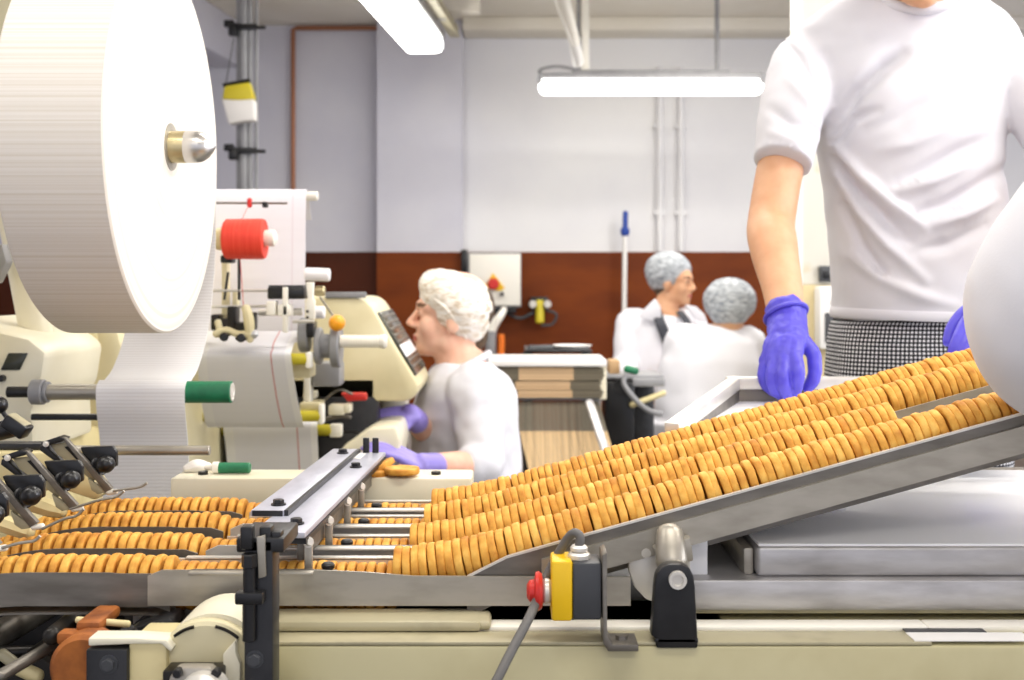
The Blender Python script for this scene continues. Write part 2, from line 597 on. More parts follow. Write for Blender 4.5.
        for i in range(n - 1):
            for j in (0, nv):
                fs.append([q(0, i, j), q(0, i + 1, j), q(1, i + 1, j), q(1, i, j)])
                uvs.append([(run[i], j / nv)] * 4)
        return s.add(vs, fs, uvs)

    def mesh(s, name, origin=(0, 0, 0), smooth=35):
        o = Vector(origin)
        me = bpy.data.meshes.new(name)
        me.from_pydata([tuple(p - o) for p in s.v], [], s.f)
        if s.uv:
            l = me.uv_layers.new(name='UVMap')
            for p in me.polygons:
                u = s.uv.get(p.index)
                if u:
                    for k, li in enumerate(p.loop_indices):
                        l.data[li].uv = u[k]
        for i, k in s.mi.items():
            me.polygons[i].material_index = k
        me.validate()
        if smooth:
            me.polygons.foreach_set('use_smooth', [True] * len(me.polygons))
            me.set_sharp_from_angle(angle=R(smooth))
        me.update()
        return me


def crom(P, n):
    out = []
    m = len(P)
    for i in range(m - 1):
        p0 = P[i - 1] if i else P[0] * 2 - P[1]
        p1, p2 = P[i], P[i + 1]
        p3 = P[i + 2] if i + 2 < m else P[-1] * 2 - P[-2]
        for k in range(n):
            t = k / n
            out.append(0.5 * ((2 * p1) + (p2 - p0) * t + (2 * p0 - 5 * p1 + 4 * p2 - p3) * t * t + (3 * p1 - p0 - 3 * p2 + p3) * t ** 3))
    out.append(P[-1].copy())
    return out


# ---------------------------------------------------------------- objects
WLOC = {}


def tag(o, label=None, cat=None, group=None, kind=None):
    if label:
        o['label'] = label
    if cat:
        o['category'] = cat
    if group:
        o['group'] = group
    if kind:
        o['kind'] = kind
    return o


def thing(name, label, cat, loc=(0, 0, 0), group=None):
    o = bpy.data.objects.new(name, None)
    o.empty_display_size = .05
    COL.objects.link(o)
    o.location = loc
    WLOC[o.name] = Vector(loc)
    return tag(o, label, cat, group)


def part(name, mb, m, parent, label=None, smooth=35, origin=None):
    """one mesh under its thing (or under a part); geometry given in world coordinates"""
    pl = WLOC[parent.name]
    org = Vector(origin) if origin is not None else pl
    me = mb if isinstance(mb, bpy.types.Mesh) else mb.mesh(name, org, smooth)
    for k in (m if isinstance(m, (list, tuple)) else [m]):
        me.materials.append(M[k] if isinstance(k, str) else k)
    o = bpy.data.objects.new(name, me)
    COL.objects.link(o)
    o.parent = parent
    o.location = org - pl
    WLOC[o.name] = org
    if label:
        o['label'] = label
    return o


def islands(mb):
    """the unconnected pieces of a builder, each as its own builder"""
    par = list(range(len(mb.v)))

    def find(i):
        while par[i] != i:
            par[i] = par[par[i]]
            i = par[i]
        return i
    for f in mb.f:
        for k in f[1:]:
            par[find(k)] = find(f[0])
    out = {}
    for f in mb.f:
        q, mp = out.setdefault(find(f[0]), (MB(), {}))
        g = []
        for k in f:
            if k not in mp:
                mp[k] = len(q.v)
                q.v.append(mb.v[k])
            g.append(mp[k])
        q.f.append(g)
    return [q for q, mp in out.values()]


def each(name, mb, m, parent, label=None, smooth=35):
    """every unconnected piece becomes a part of its own"""
    return [part(name, q, m, parent, label, smooth) for q in islands(mb)]


def solo(name, mb, m, label, cat, loc=(0, 0, 0), group=None, kind=None, smooth=35):
    me = mb if isinstance(mb, bpy.types.Mesh) else mb.mesh(name, loc, smooth)
    for k in (m if isinstance(m, (list, tuple)) else [m]):
        me.materials.append(M[k] if isinstance(k, str) else k)
    o = bpy.data.objects.new(name, me)
    COL.objects.link(o)
    o.location = loc
    WLOC[o.name] = Vector(loc)
    return tag(o, label, cat, group, kind)


def struct(name, mb, m, label=None):
    o = solo(name, mb, m, label, None, kind='structure')
    return o


def fuse(mb, voxel=0.008, smooth=4, origin=(0, 0, 0), name='fused', fn=None):
    """one continuous skin over overlapping closed pieces; fn displaces the vertices (world coordinates, normal)"""
    me = mb.mesh('tmp', (0, 0, 0), 0)
    o = bpy.data.objects.new('tmp', me)
    COL.objects.link(o)
    md = o.modifiers.new('r', 'REMESH')
    md.mode = 'VOXEL'
    md.voxel_size = voxel
    if smooth:
        sm = o.modifiers.new('s', 'SMOOTH')
        sm.iterations = smooth
        sm.factor = 0.5
    dg = bpy.context.evaluated_depsgraph_get()
    new = bpy.data.meshes.new_from_object(o.evaluated_get(dg))
    bpy.data.objects.remove(o)
    bpy.data.meshes.remove(me)
    if fn:
        nrm = [v.normal.copy() for v in new.vertices]
        for v, n in zip(new.vertices, nrm):
            v.co = v.co + fn(v.co, n)
    og = Vector(origin)
    for v in new.vertices:
        v.co = v.co - og
    new.polygons.foreach_set('use_smooth', [True] * len(new.polygons))
    new.name = name
    new.update()
    return new


def paint(me, origin, zones):
    """material index by nearness to points of the body: zones = [(index, centre, radius)]"""
    og = Vector(origin)
    for p in me.polygons:
        c = p.center + og
        for (i, q, r) in zones:
            if isinstance(r, tuple):
                ax, rr = r
                d = c - q
                if sum((d.dot(a) / k) ** 2 for a, k in zip(ax, rr)) < 1:
                    p.material_index = i
            elif (c - q).length < r:
                p.material_index = i
WORLD = 0.85
# rows of ceiling fluorescents of the hall that hang out of the picture, plus added side lights
# first entry: unseen area light added at right to brighten the box top
LAMPS = [
    (3.6, 1.6, 1.75, 1.5, 2.6, 72, (246, 248, 255), (0, R(90), 0)),
    (0.2, 0.6, 2.55, 1.5, .25, 15),
    (1.9, 1.4, 2.55, 1.5, .25, 26),  # added on the right to light the box top under the tray
    (-1.6, 1.2, 2.55, 1.5, .25, 14),
    (0.4, 2.6, 2.55, 1.5, .25, 20),
    (2.2, 3.2, 2.55, 1.5, .25, 26),
    (-1.7, 3.4, 2.55, 1.5, .25, 18),
    (0.3, 4.6, 2.6, 1.5, .25, 24),
    (1.6, 5.8, 2.6, 1.5, .25, 32),
    (0.2, -1.2, 2.5, 2.0, .4, 20),
]
# ---------------------------------------------------------------- camera, light
cd = bpy.data.cameras.new('camera')
cd.sensor_width = 36.0
cd.lens = F * 36.0 / 1024.0
cd.shift_y = -(340.0 - HZ) / 1024.0
cd.clip_start = 0.02
cd.clip_end = 60
cd.dof.use_dof = True
cd.dof.focus_distance = 1.3
cd.dof.aperture_fstop = 7.5
cam = bpy.data.objects.new('camera', cd)
COL.objects.link(cam)
cam.location = (0, 0, CAMZ)
cam.rotation_euler = (R(90), 0, 0)
C.camera = cam
C.view_settings.view_transform = 'Standard'
C.view_settings.look = 'None'
C.view_settings.exposure = 0.36
C.view_settings.gamma = 1.0
C.view_settings.use_curve_mapping = False
C.cycles.max_bounces = 8
C.cycles.use_denoising = True

wd = bpy.data.worlds.new('hall_light')
C.world = wd
wd.use_nodes = True
wd.node_tree.nodes['Background'].inputs[0].default_value = lin((238, 240, 255))
wd.node_tree.nodes['Background'].inputs[1].default_value = WORLD


def lamp(x, y, z, sx, sy, watts, col=(255, 250, 242), rot=(0, 0, 0)):
    l = bpy.data.lights.new('ceiling_or_added_light', 'AREA')
    l.shape = 'RECTANGLE'
    l.size, l.size_y = sx, sy
    l.energy = watts
    l.color = lin(col)[:3]
    o = bpy.data.objects.new('ceiling_or_added_light', l)
    COL.objects.link(o)
    o.location = (x, y, z)
    o.rotation_euler = rot


for a in LAMPS:
    lamp(*a)

# ---------------------------------------------------------------- the room
CEIL = 2.82
WY = 8.0
XL, XR = -3.6, 4.6
b = MB()
b.box(XL, XR, -3.0, WY + .2, -.1, 0)
struct('floor', b, 'floor')
b = MB()
b.box(XL, XR, -3.0, WY + .2, CEIL, CEIL + .1)
struct('ceiling', b, 'ceiling')
zb = wz(252, WY)
px380, px462 = wx(380, WY), wx(462, WY)
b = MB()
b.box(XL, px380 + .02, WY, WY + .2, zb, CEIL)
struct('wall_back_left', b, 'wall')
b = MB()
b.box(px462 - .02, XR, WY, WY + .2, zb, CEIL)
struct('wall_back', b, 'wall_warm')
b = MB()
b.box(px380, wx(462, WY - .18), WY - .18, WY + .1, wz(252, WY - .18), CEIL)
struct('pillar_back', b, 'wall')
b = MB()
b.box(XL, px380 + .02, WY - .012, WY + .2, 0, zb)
struct('wall_back_wainscot_shaded', b, 'brown_shaded')
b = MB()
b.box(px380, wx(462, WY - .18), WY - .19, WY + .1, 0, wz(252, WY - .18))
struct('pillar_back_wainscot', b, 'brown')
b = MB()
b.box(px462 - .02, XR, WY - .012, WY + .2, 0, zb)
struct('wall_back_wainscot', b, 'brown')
b = MB()
b.box(XL - .15, XL, -3, WY + .2, 0, CEIL)
struct('wall_left', b, 'wall')
# soffit beam along the back wall and a slanting duct under the ceiling
b = MB()
b.box(wx(462, 7.6), XR, 7.72, 8.0, wz(30, 7.72), CEIL, .01)
struct('beam_back', b, 'ceiling')
b = MB()
b.prism([(-2.05, 7.95), (-1.86, 7.95), (-2.15, 5.2), (-2.5, 5.2)], 'z', 2.52, CEIL, .01)
struct('beam_left', b, 'wall')
b = MB()
b.box(wx(385, 7.0), wx(480, 7.0), 6.98, 7.1, wz(12, 7.0), CEIL, .005)
struct('beam_cross', b, 'ceiling')
# square pillar behind the standing man
PX0, PX1, PY = wx(798, 4.6), wx(856, 4.6), 4.6
b = MB()
b.box(PX0, PX1 + .2, PY, PY + .12, wz(285, PY), CEIL, .008)
struct('pillar_right', b, 'stain')
b = MB()
b.box(PX0 - .002, PX1 + .202, PY - .006, PY + .122, 0, wz(285, PY), .004)
struct('pillar_right_tiles', b, 'beige')
t = thing('corner_guard', 'white edge strip on the corner of the stained pillar', 'corner guard', (PX0, PY, 0))
part('strip', MB().box(wx(792, PY), wx(802, PY), PY - .012, PY + .03, wz(283, PY), CEIL - .02, .003), 'white', t)

# soap dispenser and paper holder on the pillar
t = thing('soap_dispenser', 'white wall dispenser with grey window on the tiled pillar', 'dispenser', (wx(822, PY), PY - .06, wz(348, PY)))
part('body', MB().box(wx(813, PY), wx(838, PY), PY - .1, PY - .007, wz(348, PY), wz(286, PY), .012), 'white', t)
part('window', MB().box(wx(818, PY), wx(832, PY), PY - .106, PY - .098, wz(341, PY), wz(312, PY), .003), 'darkgrey', t)
part('latch', MB().cyl((wx(826, PY), PY - .11, wz(301, PY)), (wx(826, PY), PY - .098, wz(301, PY)), .008), 'steel', t)
t = thing('wall_switch', 'small dark switch plate above the soap dispenser', 'switch', (wx(824, PY), PY, wz(281, PY)))
part('plate', MB().box(wx(818, PY), wx(832, PY), PY - .03, PY - .002, wz(282, PY), wz(266, PY), .004), 'darkgrey', t)
part('rocker', MB().box(wx(821, PY), wx(829, PY), PY - .036, PY - .028, wz(279, PY), wz(271, PY), .002), 'blackplastic', t)

# copper pipe, vertical wall trunking, broom
b = MB()
yq = WY - .05
b.tube([(wx(293, yq), yq, .0), (wx(293, yq), yq, wz(36, yq)), (wx(293, yq), yq, wz(30, yq)), (wx(297, yq), yq, wz(28, yq)), (wx(379, yq), yq, wz(28, yq))], .017, smooth=0)
t = solo('copper_pipe', b, 'copper', 'thin copper pipe turning along the grey back wall', 'pipe', (wx(293, yq), yq, 0))
for i, (px, lb) in enumerate(((660, 'slim white wall pipe, left one of the pair under the hanging lamp'), (681, 'slim white wall pipe, right one of the pair under the hanging lamp'))):
    b = MB().cyl((wx(px, 7.95), 7.95, 1.25), (wx(px, 7.95), 7.95, CEIL - .3), .022, 12)
    for zz in (1.5, 2.1):
        b.box(wx(px, 7.95) - .035, wx(px, 7.95) + .035, 7.94, 7.99, zz, zz + .03)
    solo('wall_pipe', b, 'wall_warm', lb, 'pipe', (wx(px, 7.95), 7.95, 1.25), 'wall pipes')
yb = 7.85
t = thing('broom', 'white pole with blue grip leaning on brown wall', 'broom', (wx(622, yb), yb, 0))
part('handle', MB().cyl((wx(623, yb), yb, .06), (wx(625, yb), yb, wz(236, yb)), .017, 12), 'white', t)
b = MB().cyl((wx(625, yb), yb, wz(236, yb)), (wx(625.4, yb), yb, wz(211, yb)), .019, 12, .008)
b.lathe([(0, .02), (.02, .032), (.05, .03), (.06, .02)], (wx(625, yb), yb, wz(236, yb)), (0, 0, 1), 14)
part('grip', b, 'bluehandle', t)
part('head', MB().box(wx(622, yb) - .16, wx(622, yb) + .16, yb - .03, yb + .03, 0, .07, .01), 'bluehandle', t)

# ---------------------------------------------------------------- ceiling lamps
LY0, LY1 = 5.3, 7.05
ax0, ax1 = wx(362, 5.3), wx(425, 7.05)
zl = wz(46, 7.05)
A0, A1 = Vector((ax0, LY0, zl)), Vector((ax1, LY1, zl))
d = (A1 - A0).normalized()
sd = Vector((d.y, -d.x, 0))
up = Vector((0, 0, 1))
mid = (A0 + A1) / 2
t = thing('ceiling_lamp', 'slanting fluorescent lamp under a dark rail near the ceiling', 'lamp', mid + up * .3)
b = MB()
hl = (A1 - A0).length / 2
b.obox(mid + up * -.0, d, sd, up, hl, .115, .05, .035)
part('diffuser', b, 'lamp', t)
b = MB()
b.obox(mid + up * .07, d, sd, up, hl + .02, .12, .025, .006)
part('housing', b, 'grey', t)
b = MB()
b.obox(mid + up * .15 + sd * .15 + d * .15, d, sd, up, hl + .1, .022, .022, .004)
b.obox(mid + up * .11 + sd * .15 + d * .15, d, sd, up, hl + .1, .03, .008)
part('rail', b, 'ledge', t)
b = MB()
for k in (-.7, .7):
    b.cyl(mid + d * hl * k + up * .09, mid + d * hl * k + up * (CEIL - zl), .008, 8)
    b.obox(mid + d * hl * k + up * .11 + sd * .07, d, sd, up, .015, .1, .012)
each('hanger', b, 'grey', t)
e = A1 + sd * .15 + d * .1
part('cable', MB().tube([e + up * .16, e + up * .25 - sd * .03 - d * .1, e + up * .45 - sd * .07 - d * .2, e + up * .33 - sd * .05 - d * .3 + up * .35], .012), 'hose', t)
part('plug', MB().cyl(e + up * .1 - d * .1 - sd * .08, e - up * .03 - d * .1 - sd * .08, .022, 10, .008), 'darkgrey', t)

ly = 6.8
x0, x1 = wx(538, ly), wx(763, ly)
t = thing('ceiling_lamp', 'horizontal fluorescent lamp hung by a cable before white wall', 'lamp', ((x0 + x1) / 2, ly, wz(74, ly)))
zc = wz(87, ly)
part('diffuser', MB().limb([(x0 + .04, ly, zc), (x1 - .04, ly, zc)], [(.1, .045)] * 2, seg=24, side=(0, 1, 0)), 'lamp', t)
b = MB().box(x0, x1, ly - .085, ly + .085, wz(81, ly), wz(75, ly), .008)
b.box(x0 + .2, x1 - .2, ly - .05, ly + .05, wz(76, ly), wz(71, ly), .008)
part('housing', b, 'grey', t)
b = MB()
for px in (540, 758):
    b.cyl((wx(px, ly), ly - .09, wz(76, ly)), (wx(px, ly), ly - .09, wz(86, ly)), .012, 8)
each('clip', b, 'grey', t)
part('cable', MB().cyl((wx(717, ly), ly, wz(72, ly)), (wx(717, ly), ly, CEIL), .013, 8), 'grey', t)
part('conduit', MB().box(wx(582, ly), wx(589, ly), ly - .02, ly + .02, wz(72, ly), CEIL, .004), 'whiteplastic', t)
part('rod', MB().cyl((wx(579, ly), ly + .03, wz(73, ly)), (wx(579, ly), ly + .03, CEIL), .012, 8), 'grey', t)
b = MB().tube([(wx(545, ly), ly, wz(77, ly)), (wx(539, ly), ly - .05, wz(72, ly)), (wx(556, ly), ly - .08, wz(69, ly)), (wx(578, ly), ly - .03, wz(71, ly))], .01)
part('cord', b, 'grey', t)
t = thing('ceiling_strut', 'white slanting strut coming down beside the hanging lamp', 'strut', at(556, -20, 6.0))
b = MB().limb([at(556, -20, 6.0), at(575, 42, 6.5)], [.05, .03], seg=12)
part('arm', b, 'whiteplastic', t)
part('socket', MB().limb([at(574, 40, 6.5), at(578, 62, 6.62)], [.03, .034], seg=12), 'white', t)

# ---------------------------------------------------------------- air line rods with clamps, bag
ya = 6.5
t = thing('riser_pipes', 'bundle of thin upright pipes on grey wall behind paper roll', 'pipes', (wx(248, ya), ya, 0))
for (px, r) in ((238.5, .012), (243.5, .028), (250, .017), (256.5, .01)):
    part('pipe', MB().cyl((wx(px, ya), ya, 0), (wx(px, ya), ya, CEIL), r, 10), 'grey', t)
for py in (29, 152):
    z = wz(py, ya)
    b = MB().box(wx(233, ya), wx(259, ya), ya - .05, ya - .025, z - .012, z + .02, .004)
    b.box(wx(226, ya), wx(236, ya), ya - .06, ya - .02, z - .0, z + .04, .008)
    b.box(wx(231, ya), wx(240, ya), ya - .07, ya - .02, z - .05, z + .02, .008)
    b.cyl((wx(259, ya), ya - .04, z), (wx(267, ya), ya - .04, z), .01, 8)
    part('clamp', b, 'blackplastic', t)
t = thing('hanging_bag', 'clear yellow topped bag hung on the upright pipes', 'bag', (wx(243, ya), ya - .09, wz(84, ya)))
zt, zm, zbm = wz(86, ya), wz(103, ya), wz(127, ya)


def bagpart(pts, th):
    b = MB()
    b.prism([(wx(px, ya), wz(py, ya)) for px, py in pts], 'y', ya - .11 - th, ya - .11 + th, .012)
    return b


part('bag_top', bagpart([(230, 90), (255, 86), (260, 103), (244, 104), (228, 103)], .03), 'zip', t)
part('pouch', bagpart([(228, 103), (244, 104), (260, 103), (260.5, 124), (247, 125), (235, 128)], .04), 'paper', t)
b = MB().cyl((wx(227, ya), ya - .09, wz(88, ya)), (wx(254, ya), ya - .09, wz(83, ya)), .012, 8)
b.cyl((wx(230, ya), ya - .09, wz(86, ya)), (wx(236, ya), ya - .05, wz(40, ya)), .003, 6)
part('hanger', b, 'blackplastic', t)

# ---------------------------------------------------------------- control cabinet, valve set
yc = 7.9
t = thing('control_cabinet', 'pale grey wall cabinet with red emergency stop on yellow', 'cabinet', (wx(494, yc), yc, wz(308, yc)))
part('body', MB().box(wx(468, yc), wx(521, yc), yc - .15, WY - .01, wz(307, yc), wz(253, yc), .008), 'grey', t)
yf = yc - .15
part('door', MB().box(wx(469.5, yf), wx(520.5, yf), yf - .02, yf, wz(305.5, yf), wz(254, yf), .006), 'whiteplastic', t)
b = MB().prism([(wx(493, yf), wz(273, yf)), (wx(505, yf), wz(288, yf)), (wx(500, yf), wz(291, yf)), (wx(486, yf), wz(289, yf)), (wx(485, yf), wz(286, yf))], 'y', yf - .026, yf - .02)
part('yellow_plate', b, 'yellow', t)
part('stop_button', MB().lathe([(0, .02), (.02, .02), (.02, .038), (.04, .04), (.055, .03)], (wx(493.5, yf), yf - .026, wz(284, yf)), (0, -1, 0)), 'red', t)
part('lock', MB().cyl((wx(502, yf), yf - .02, wz(294, yf)), (wx(502, yf), yf - .045, wz(294, yf)), .014, 12), 'blackplastic', t)
part('hinge_bar', MB().box(wx(462, yc), wx(468, yc), yc - .16, yc - .02, wz(273, yc), wz(250, yc), .006), 'black', t)
part('cable_gland', MB().box(wx(492, yc), wx(516, yc), yc - .12, yc - .04, wz(313, yc), wz(307, yc), .006), 'blackplastic', t)
t = thing('air_valve_set', 'small silver air valve set with looped hoses on brown wall', 'valve', (wx(539, yc), yc, wz(325, yc)))
b = MB()
for px in (532.5, 547):
    b.cyl((wx(px, yc), yc - .03, wz(304, yc)), (wx(px, yc), yc - .12, wz(304, yc)), .027, 14, .006)
each('gauge', b, 'steelbright', t)
part('manifold', MB().box(wx(531, yc), wx(548, yc), yc - .05, WY - .005, wz(310, yc), wz(297, yc), .006), 'black', t)
part('filter_bowl', MB().lathe([(0, .018), (.01, .03), (.14, .03), (.16, .022)], (wx(539.5, yc), yc - .07, wz(323, yc)), (0, 0, 1)), 'zip', t)
b = MB().tube([(wx(534, yc), yc - .05, wz(312, yc)), (wx(520, yc), yc - .05, wz(318, yc)), (wx(505, yc), yc - .05, wz(312, yc))], .012)
b.tube([(wx(546, yc), yc - .05, wz(310, yc)), (wx(556, yc), yc - .05, wz(314, yc)), (wx(552, yc), yc - .05, wz(324, yc)), (wx(541, yc), yc - .05, wz(325, yc))], .01)
each('hose', b, 'darkgrey', t)
yv = 7.2
t = thing('standpipe', 'grey upright pipe with an orange hose behind hairnet', 'pipe', (wx(490, yv), yv, 0))
part('post', MB().cyl((wx(489, yv), yv, 0), (wx(491, yv), yv, wz(331, yv)), .035, 14), 'grey', t)
part('elbow', MB().limb([(wx(490, yv), yv, wz(336, yv)), (wx(493, yv), yv, wz(326, yv)), (wx(501, yv), yv, wz(315, yv)), (wx(504, yv), yv + .1, wz(310, yv))], [.03, .032, .024, .02]), 'whiteplastic', t)
part('orange_hose', MB().tube([(wx(501, yv), yv - .02, wz(334, yv)), (wx(501.5, yv), yv - .02, wz(345, yv)), (wx(500, yv), yv - .02, wz(380, yv)), (wx(500, yv), yv - .02, .1)], .02), 'orangehose', t)
# ---------------------------------------------------------------- biscuit rows: geometry of the track
ROWY = [1.2, 1.305, 1.417, 1.515]
RB = 0.025                      # biscuit radius
X0 = -0.495                     # the track bends down left of here
XRAMP = -0.117


def flat_center(X):
    z = .7385
    if X > -.365:
        t = min(1, (X + .365) / .028)
        z -= .0075 * t * t * (3 - 2 * t)
    if X < X0:
        d = X0 - X
        z -= d * d / (2 * .27)
    return z


def ramp_top(X):
    if X >= 0:
        return .794 + .277 * X
    t = (X - XRAMP) / (0 - XRAMP)
    # slope eases from .16 at the foot to .277
    return .794 - ((.277 * -X) - (.277 - .078) * (X * X) / (2 * -XRAMP))


def ramp_slope(X):
    return .277 if X >= 0 else .277 + (.277 - .078) * X / -XRAMP


def ramp_center(X):
    return ramp_top(X) - .0262


def biscuit_mesh(seed):
    rr = random.Random(seed)
    b = MB()
    h = .00425 + rr.uniform(-.00015, .0002)
    prof = [(-h * .7, 0), (-h * .86, RB * .3), (-h, RB * .75), (-h, RB * .925), (-h * .86, RB * .972), (-h * .45, RB * .996), (h * .45, RB), (h * .86, RB * .972), (h, RB * .925), (h, RB * .75), (h * .86, RB * .3), (h * .7, 0)]
    b.lathe(prof, (0, 0, 0), (1, 0, 0), 28)
    off = Vector((rr.uniform(0, 9), rr.uniform(0, 9), 0))
    for v in b.v:
        r = math.hypot(v.y, v.z)
        if r > .01:
            n = noise.noise(Vector((v.y, v.z, v.x)) * 130 + off)
            k = 1 + n * .022 + .012 * math.sin(math.atan2(v.z, v.y) * 14)
            v.y *= k
            v.z *= k
        v.x += noise.noise(Vector((v.y, v.z, 0)) * 90 - off) * .0006
    me = b.mesh('biscuit', smooth=50)
    me.materials.append(M['biscuit'])
    return me


BM = [biscuit_mesh(s) for s in range(5)]
ONES = ['', 'first', 'second', 'third', 'fourth', 'fifth', 'sixth', 'seventh', 'eighth', 'ninth', 'tenth', 'eleventh', 'twelfth', 'thirteenth',
        'fourteenth', 'fifteenth', 'sixteenth', 'seventeenth', 'eighteenth', 'nineteenth']
TENS = {20: ('twentieth', 'twenty'), 30: ('thirtieth', 'thirty'), 40: ('fortieth', 'forty'), 50: ('fiftieth', 'fifty'), 60: ('sixtieth', 'sixty'), 70: ('seventieth', 'seventy'), 80: ('eightieth', 'eighty')}


def ordinal(n):
    if n < 20:
        return ONES[n]
    t = n // 10 * 10
    return TENS[t][0] if n == t else TENS[t][1] + '-' + ONES[n - t]


ROWNAME = ['front', 'second', 'third', 'rear']
rest = MB()
n_ind = 0


def place_biscuit(X, Y, Z, tilt, label, group):
    global n_ind
    o = bpy.data.objects.new('biscuit', BM[rnd.randrange(5)])
    COL.objects.link(o)
    o.location = (X, Y + rnd.uniform(-.0012, .0012), Z + rnd.uniform(-.0008, .0016))
    o.rotation_euler = (rnd.uniform(0, 6.28), -tilt + R(rnd.uniform(-2.0, 2.0)), R(rnd.uniform(-2.5, 2.5)))
    tag(o, label, 'biscuit', group)
    n_ind += 1
    return o


def place_rest(X, Y, Z, tilt):
    me = BM[rnd.randrange(5)]
    mt = Matrix.Translation((X, Y + rnd.uniform(-.0012, .0012), Z + rnd.uniform(-.0008, .0012))) @ Matrix.Rotation(-tilt, 4, 'Y') @ Matrix.Rotation(rnd.uniform(0, 6), 4, 'X')
    rest.add([mt @ v.co for v in me.vertices], [list(p.vertices) for p in me.polygons])


RAMP_END = [.535, .432, .60, .63]
PITCH = [.0092, .0092, .0092, .0092]
for k in range(4):
    X = XRAMP + [0, .008, .016, .018][k]
    n = 0
    while X < RAMP_END[k]:
        n += 1
        s = math.atan(ramp_slope(X))
        place_biscuit(X, ROWY[k], ramp_center(X) / 1.0, s,
                      'golden round biscuit on edge, %s from the foot of the sloping tray\'s %s row' % (ordinal(n), ROWNAME[k]),
                      'biscuits in the %s row of the sloping tray' % ROWNAME[k])
        X += PITCH[k] * math.cos(s) * (1 + rnd.uniform(-.05, .05))
XPLATE = wx(170, 1.172)
budget = 326 - n_ind
left_ind = []
for k in range(4):
    X = X0 - .24
    j = 0
    xs = []
    while X < XRAMP - .006 + [0, .008, .016, .018][k]:
        xs.append(X)
        X += (.0118 if X < -.352 else .0102) * (1 + rnd.uniform(-.05, .05)) * (math.cos(math.atan(max(0, X0 - X) / .27)))
    # the ones that show, counted from where the covered rail begins
    vis = [x for x in xs if x < -.352 and 512 + x * F / ROWY[k] > -8]
    vis = vis[::-1]
    take = vis[:max(0, min(len(vis), budget - len(left_ind)))]
    for n, x in enumerate(take):
        left_ind.append((k, n, x))
    ts = set(take)
    for x in xs:
        if x not in ts:
            tilt = math.atan(max(0, X0 - x) / .27)
            if 512 + x * F / ROWY[k] > -60:
                place_rest(x, ROWY[k], flat_center(x), tilt)
for (k, n, x) in left_ind:
    tilt = math.atan(max(0, X0 - x) / .27)
    place_biscuit(x, ROWY[k], flat_center(x), tilt,
                  'golden round biscuit on edge, %s left of the covered rails in the %s level row' % (ordinal(n + 1), ROWNAME[k]),
                  'biscuits in the %s level row' % ROWNAME[k])
print('BISCUITS', n_ind)
solo('biscuit_run', rest, 'biscuit', 'far and half covered biscuits in the level rows under the cross bar', 'biscuits', (0, 1.35, .70), kind='stuff', smooth=50)
# loose biscuits by the woman's hands
for (px, py, Y, rx, ry, lb) in ((402, 470.5, 1.63, 0, R(90), 'loose biscuit lying flat beyond the rear row near lilac glove'),
                                (379, 468, 1.66, .4, R(60), 'loose biscuit leaning at the far end of the cross bar'),
                                (372, 471, 1.64, .9, R(100), 'loose biscuit lying lowest at the far end of the cross bar')):
    o = place_biscuit(0, 0, 0, 0, lb, 'loose biscuits by the cross bar')
    p = at(px, py, Y)
    o.location = p
    o.rotation_euler = (rx, ry, 0)


def strip(pts_top, h, y0, y1):
    """wall following a line of (x, z) top points, depth h, from y0 to y1"""
    b = MB()
    n = len(pts_top)
    vs, fs = [], []
    for (x, z) in pts_top:
        hh = h if not callable(h) else h(x)
        vs += [(x, y0, z), (x, y1, z), (x, y1, z - hh), (x, y0, z - hh)]
    for i in range(n - 1):
        a, c = i * 4, i * 4 + 4
        for q in range(4):
            q2 = (q + 1) % 4
            fs.append((a + q, a + q2, c + q2, c + q)[::-1])
    fs.append((0, 1, 2, 3))
    fs.append(tuple((n - 1) * 4 + q for q in (3, 2, 1, 0)))
    return b.add(vs, fs)


# ---------------------------------------------------------------- conveyor machine
t = thing('conveyor', 'long cream conveyor machine carrying four rows of biscuits', 'conveyor', (0, 1.35, 0))
conv = t
XE = 1.35
# front cream beam
BX0 = wx(262, 1.1)
b = MB().box(BX0, XE, 1.10, 1.26, .50, .700, .004)
part('front_beam', b, 'beam', t)
part('beam_foot', MB().box(BX0 + .05, XE - .05, 1.13, 1.24, .0, .5, .004), 'beam', t)
b = MB().box(BX0, wx(925, 1.12), 1.101, 1.135, .700, .7035, .001)
part('ledge_plate', b, 'ledge', t)
b = MB().box(wx(449, 1.15), wx(925, 1.15), 1.14, 1.165, .700, .7065, .002)
b.box(wx(925, 1.15), XE, 1.14, 1.165, .700, .7065, .002)
each('bright_strip', b, 'whiteplastic', t)
part('label_patch', MB().box(wx(912, 1.11), wx(1030, 1.11), 1.102, 1.128, .7036, .7045), 'white', t)
part('slot', MB().box(wx(906, 1.13), wx(986, 1.13), 1.128, 1.142, .7036, .7048), 'blackplastic', t)
# rounded flat bar lying along the beam
b = MB()
p0, p1 = wx(270, 1.14), wx(491, 1.14)
b.box(p0, p1 - .01, 1.13, 1.178, .7035, .7145, .004)
b.box(p1 - .03, p1, 1.134, 1.174, .7035, .714, .005, seg=3)
part('flat_bar', b, 'ledge', t)
# dark bed under the rows
part('bed', MB().box(XPLATE, .22, 1.178, 1.60, .60, .700, .004), 'oily', t)
part('left_bed', MB().box(-1.0, XPLATE - .05, 1.40, 1.58, .56, .655, .004), 'oily', t)
# rear cream beam (white top) with end block
RY = 1.615
b = MB().box(wx(170, RY), wx(472, RY), RY, RY + .075, .70, wz(478, RY), .004)
part('rear_beam', b, 'creamlight', t)
b = MB()
for px in (203, 436):
    b.cyl((wx(px, RY + .03), RY + .03, wz(477, RY) - .003), (wx(px, RY + .03), RY + .03, wz(477, RY) + .003), .007, 14)
each('screw', b, 'blackplastic', t)
part('rear_foot', MB().box(-.35, .2, RY + .005, RY + .07, 0, .70), 'beam', t)

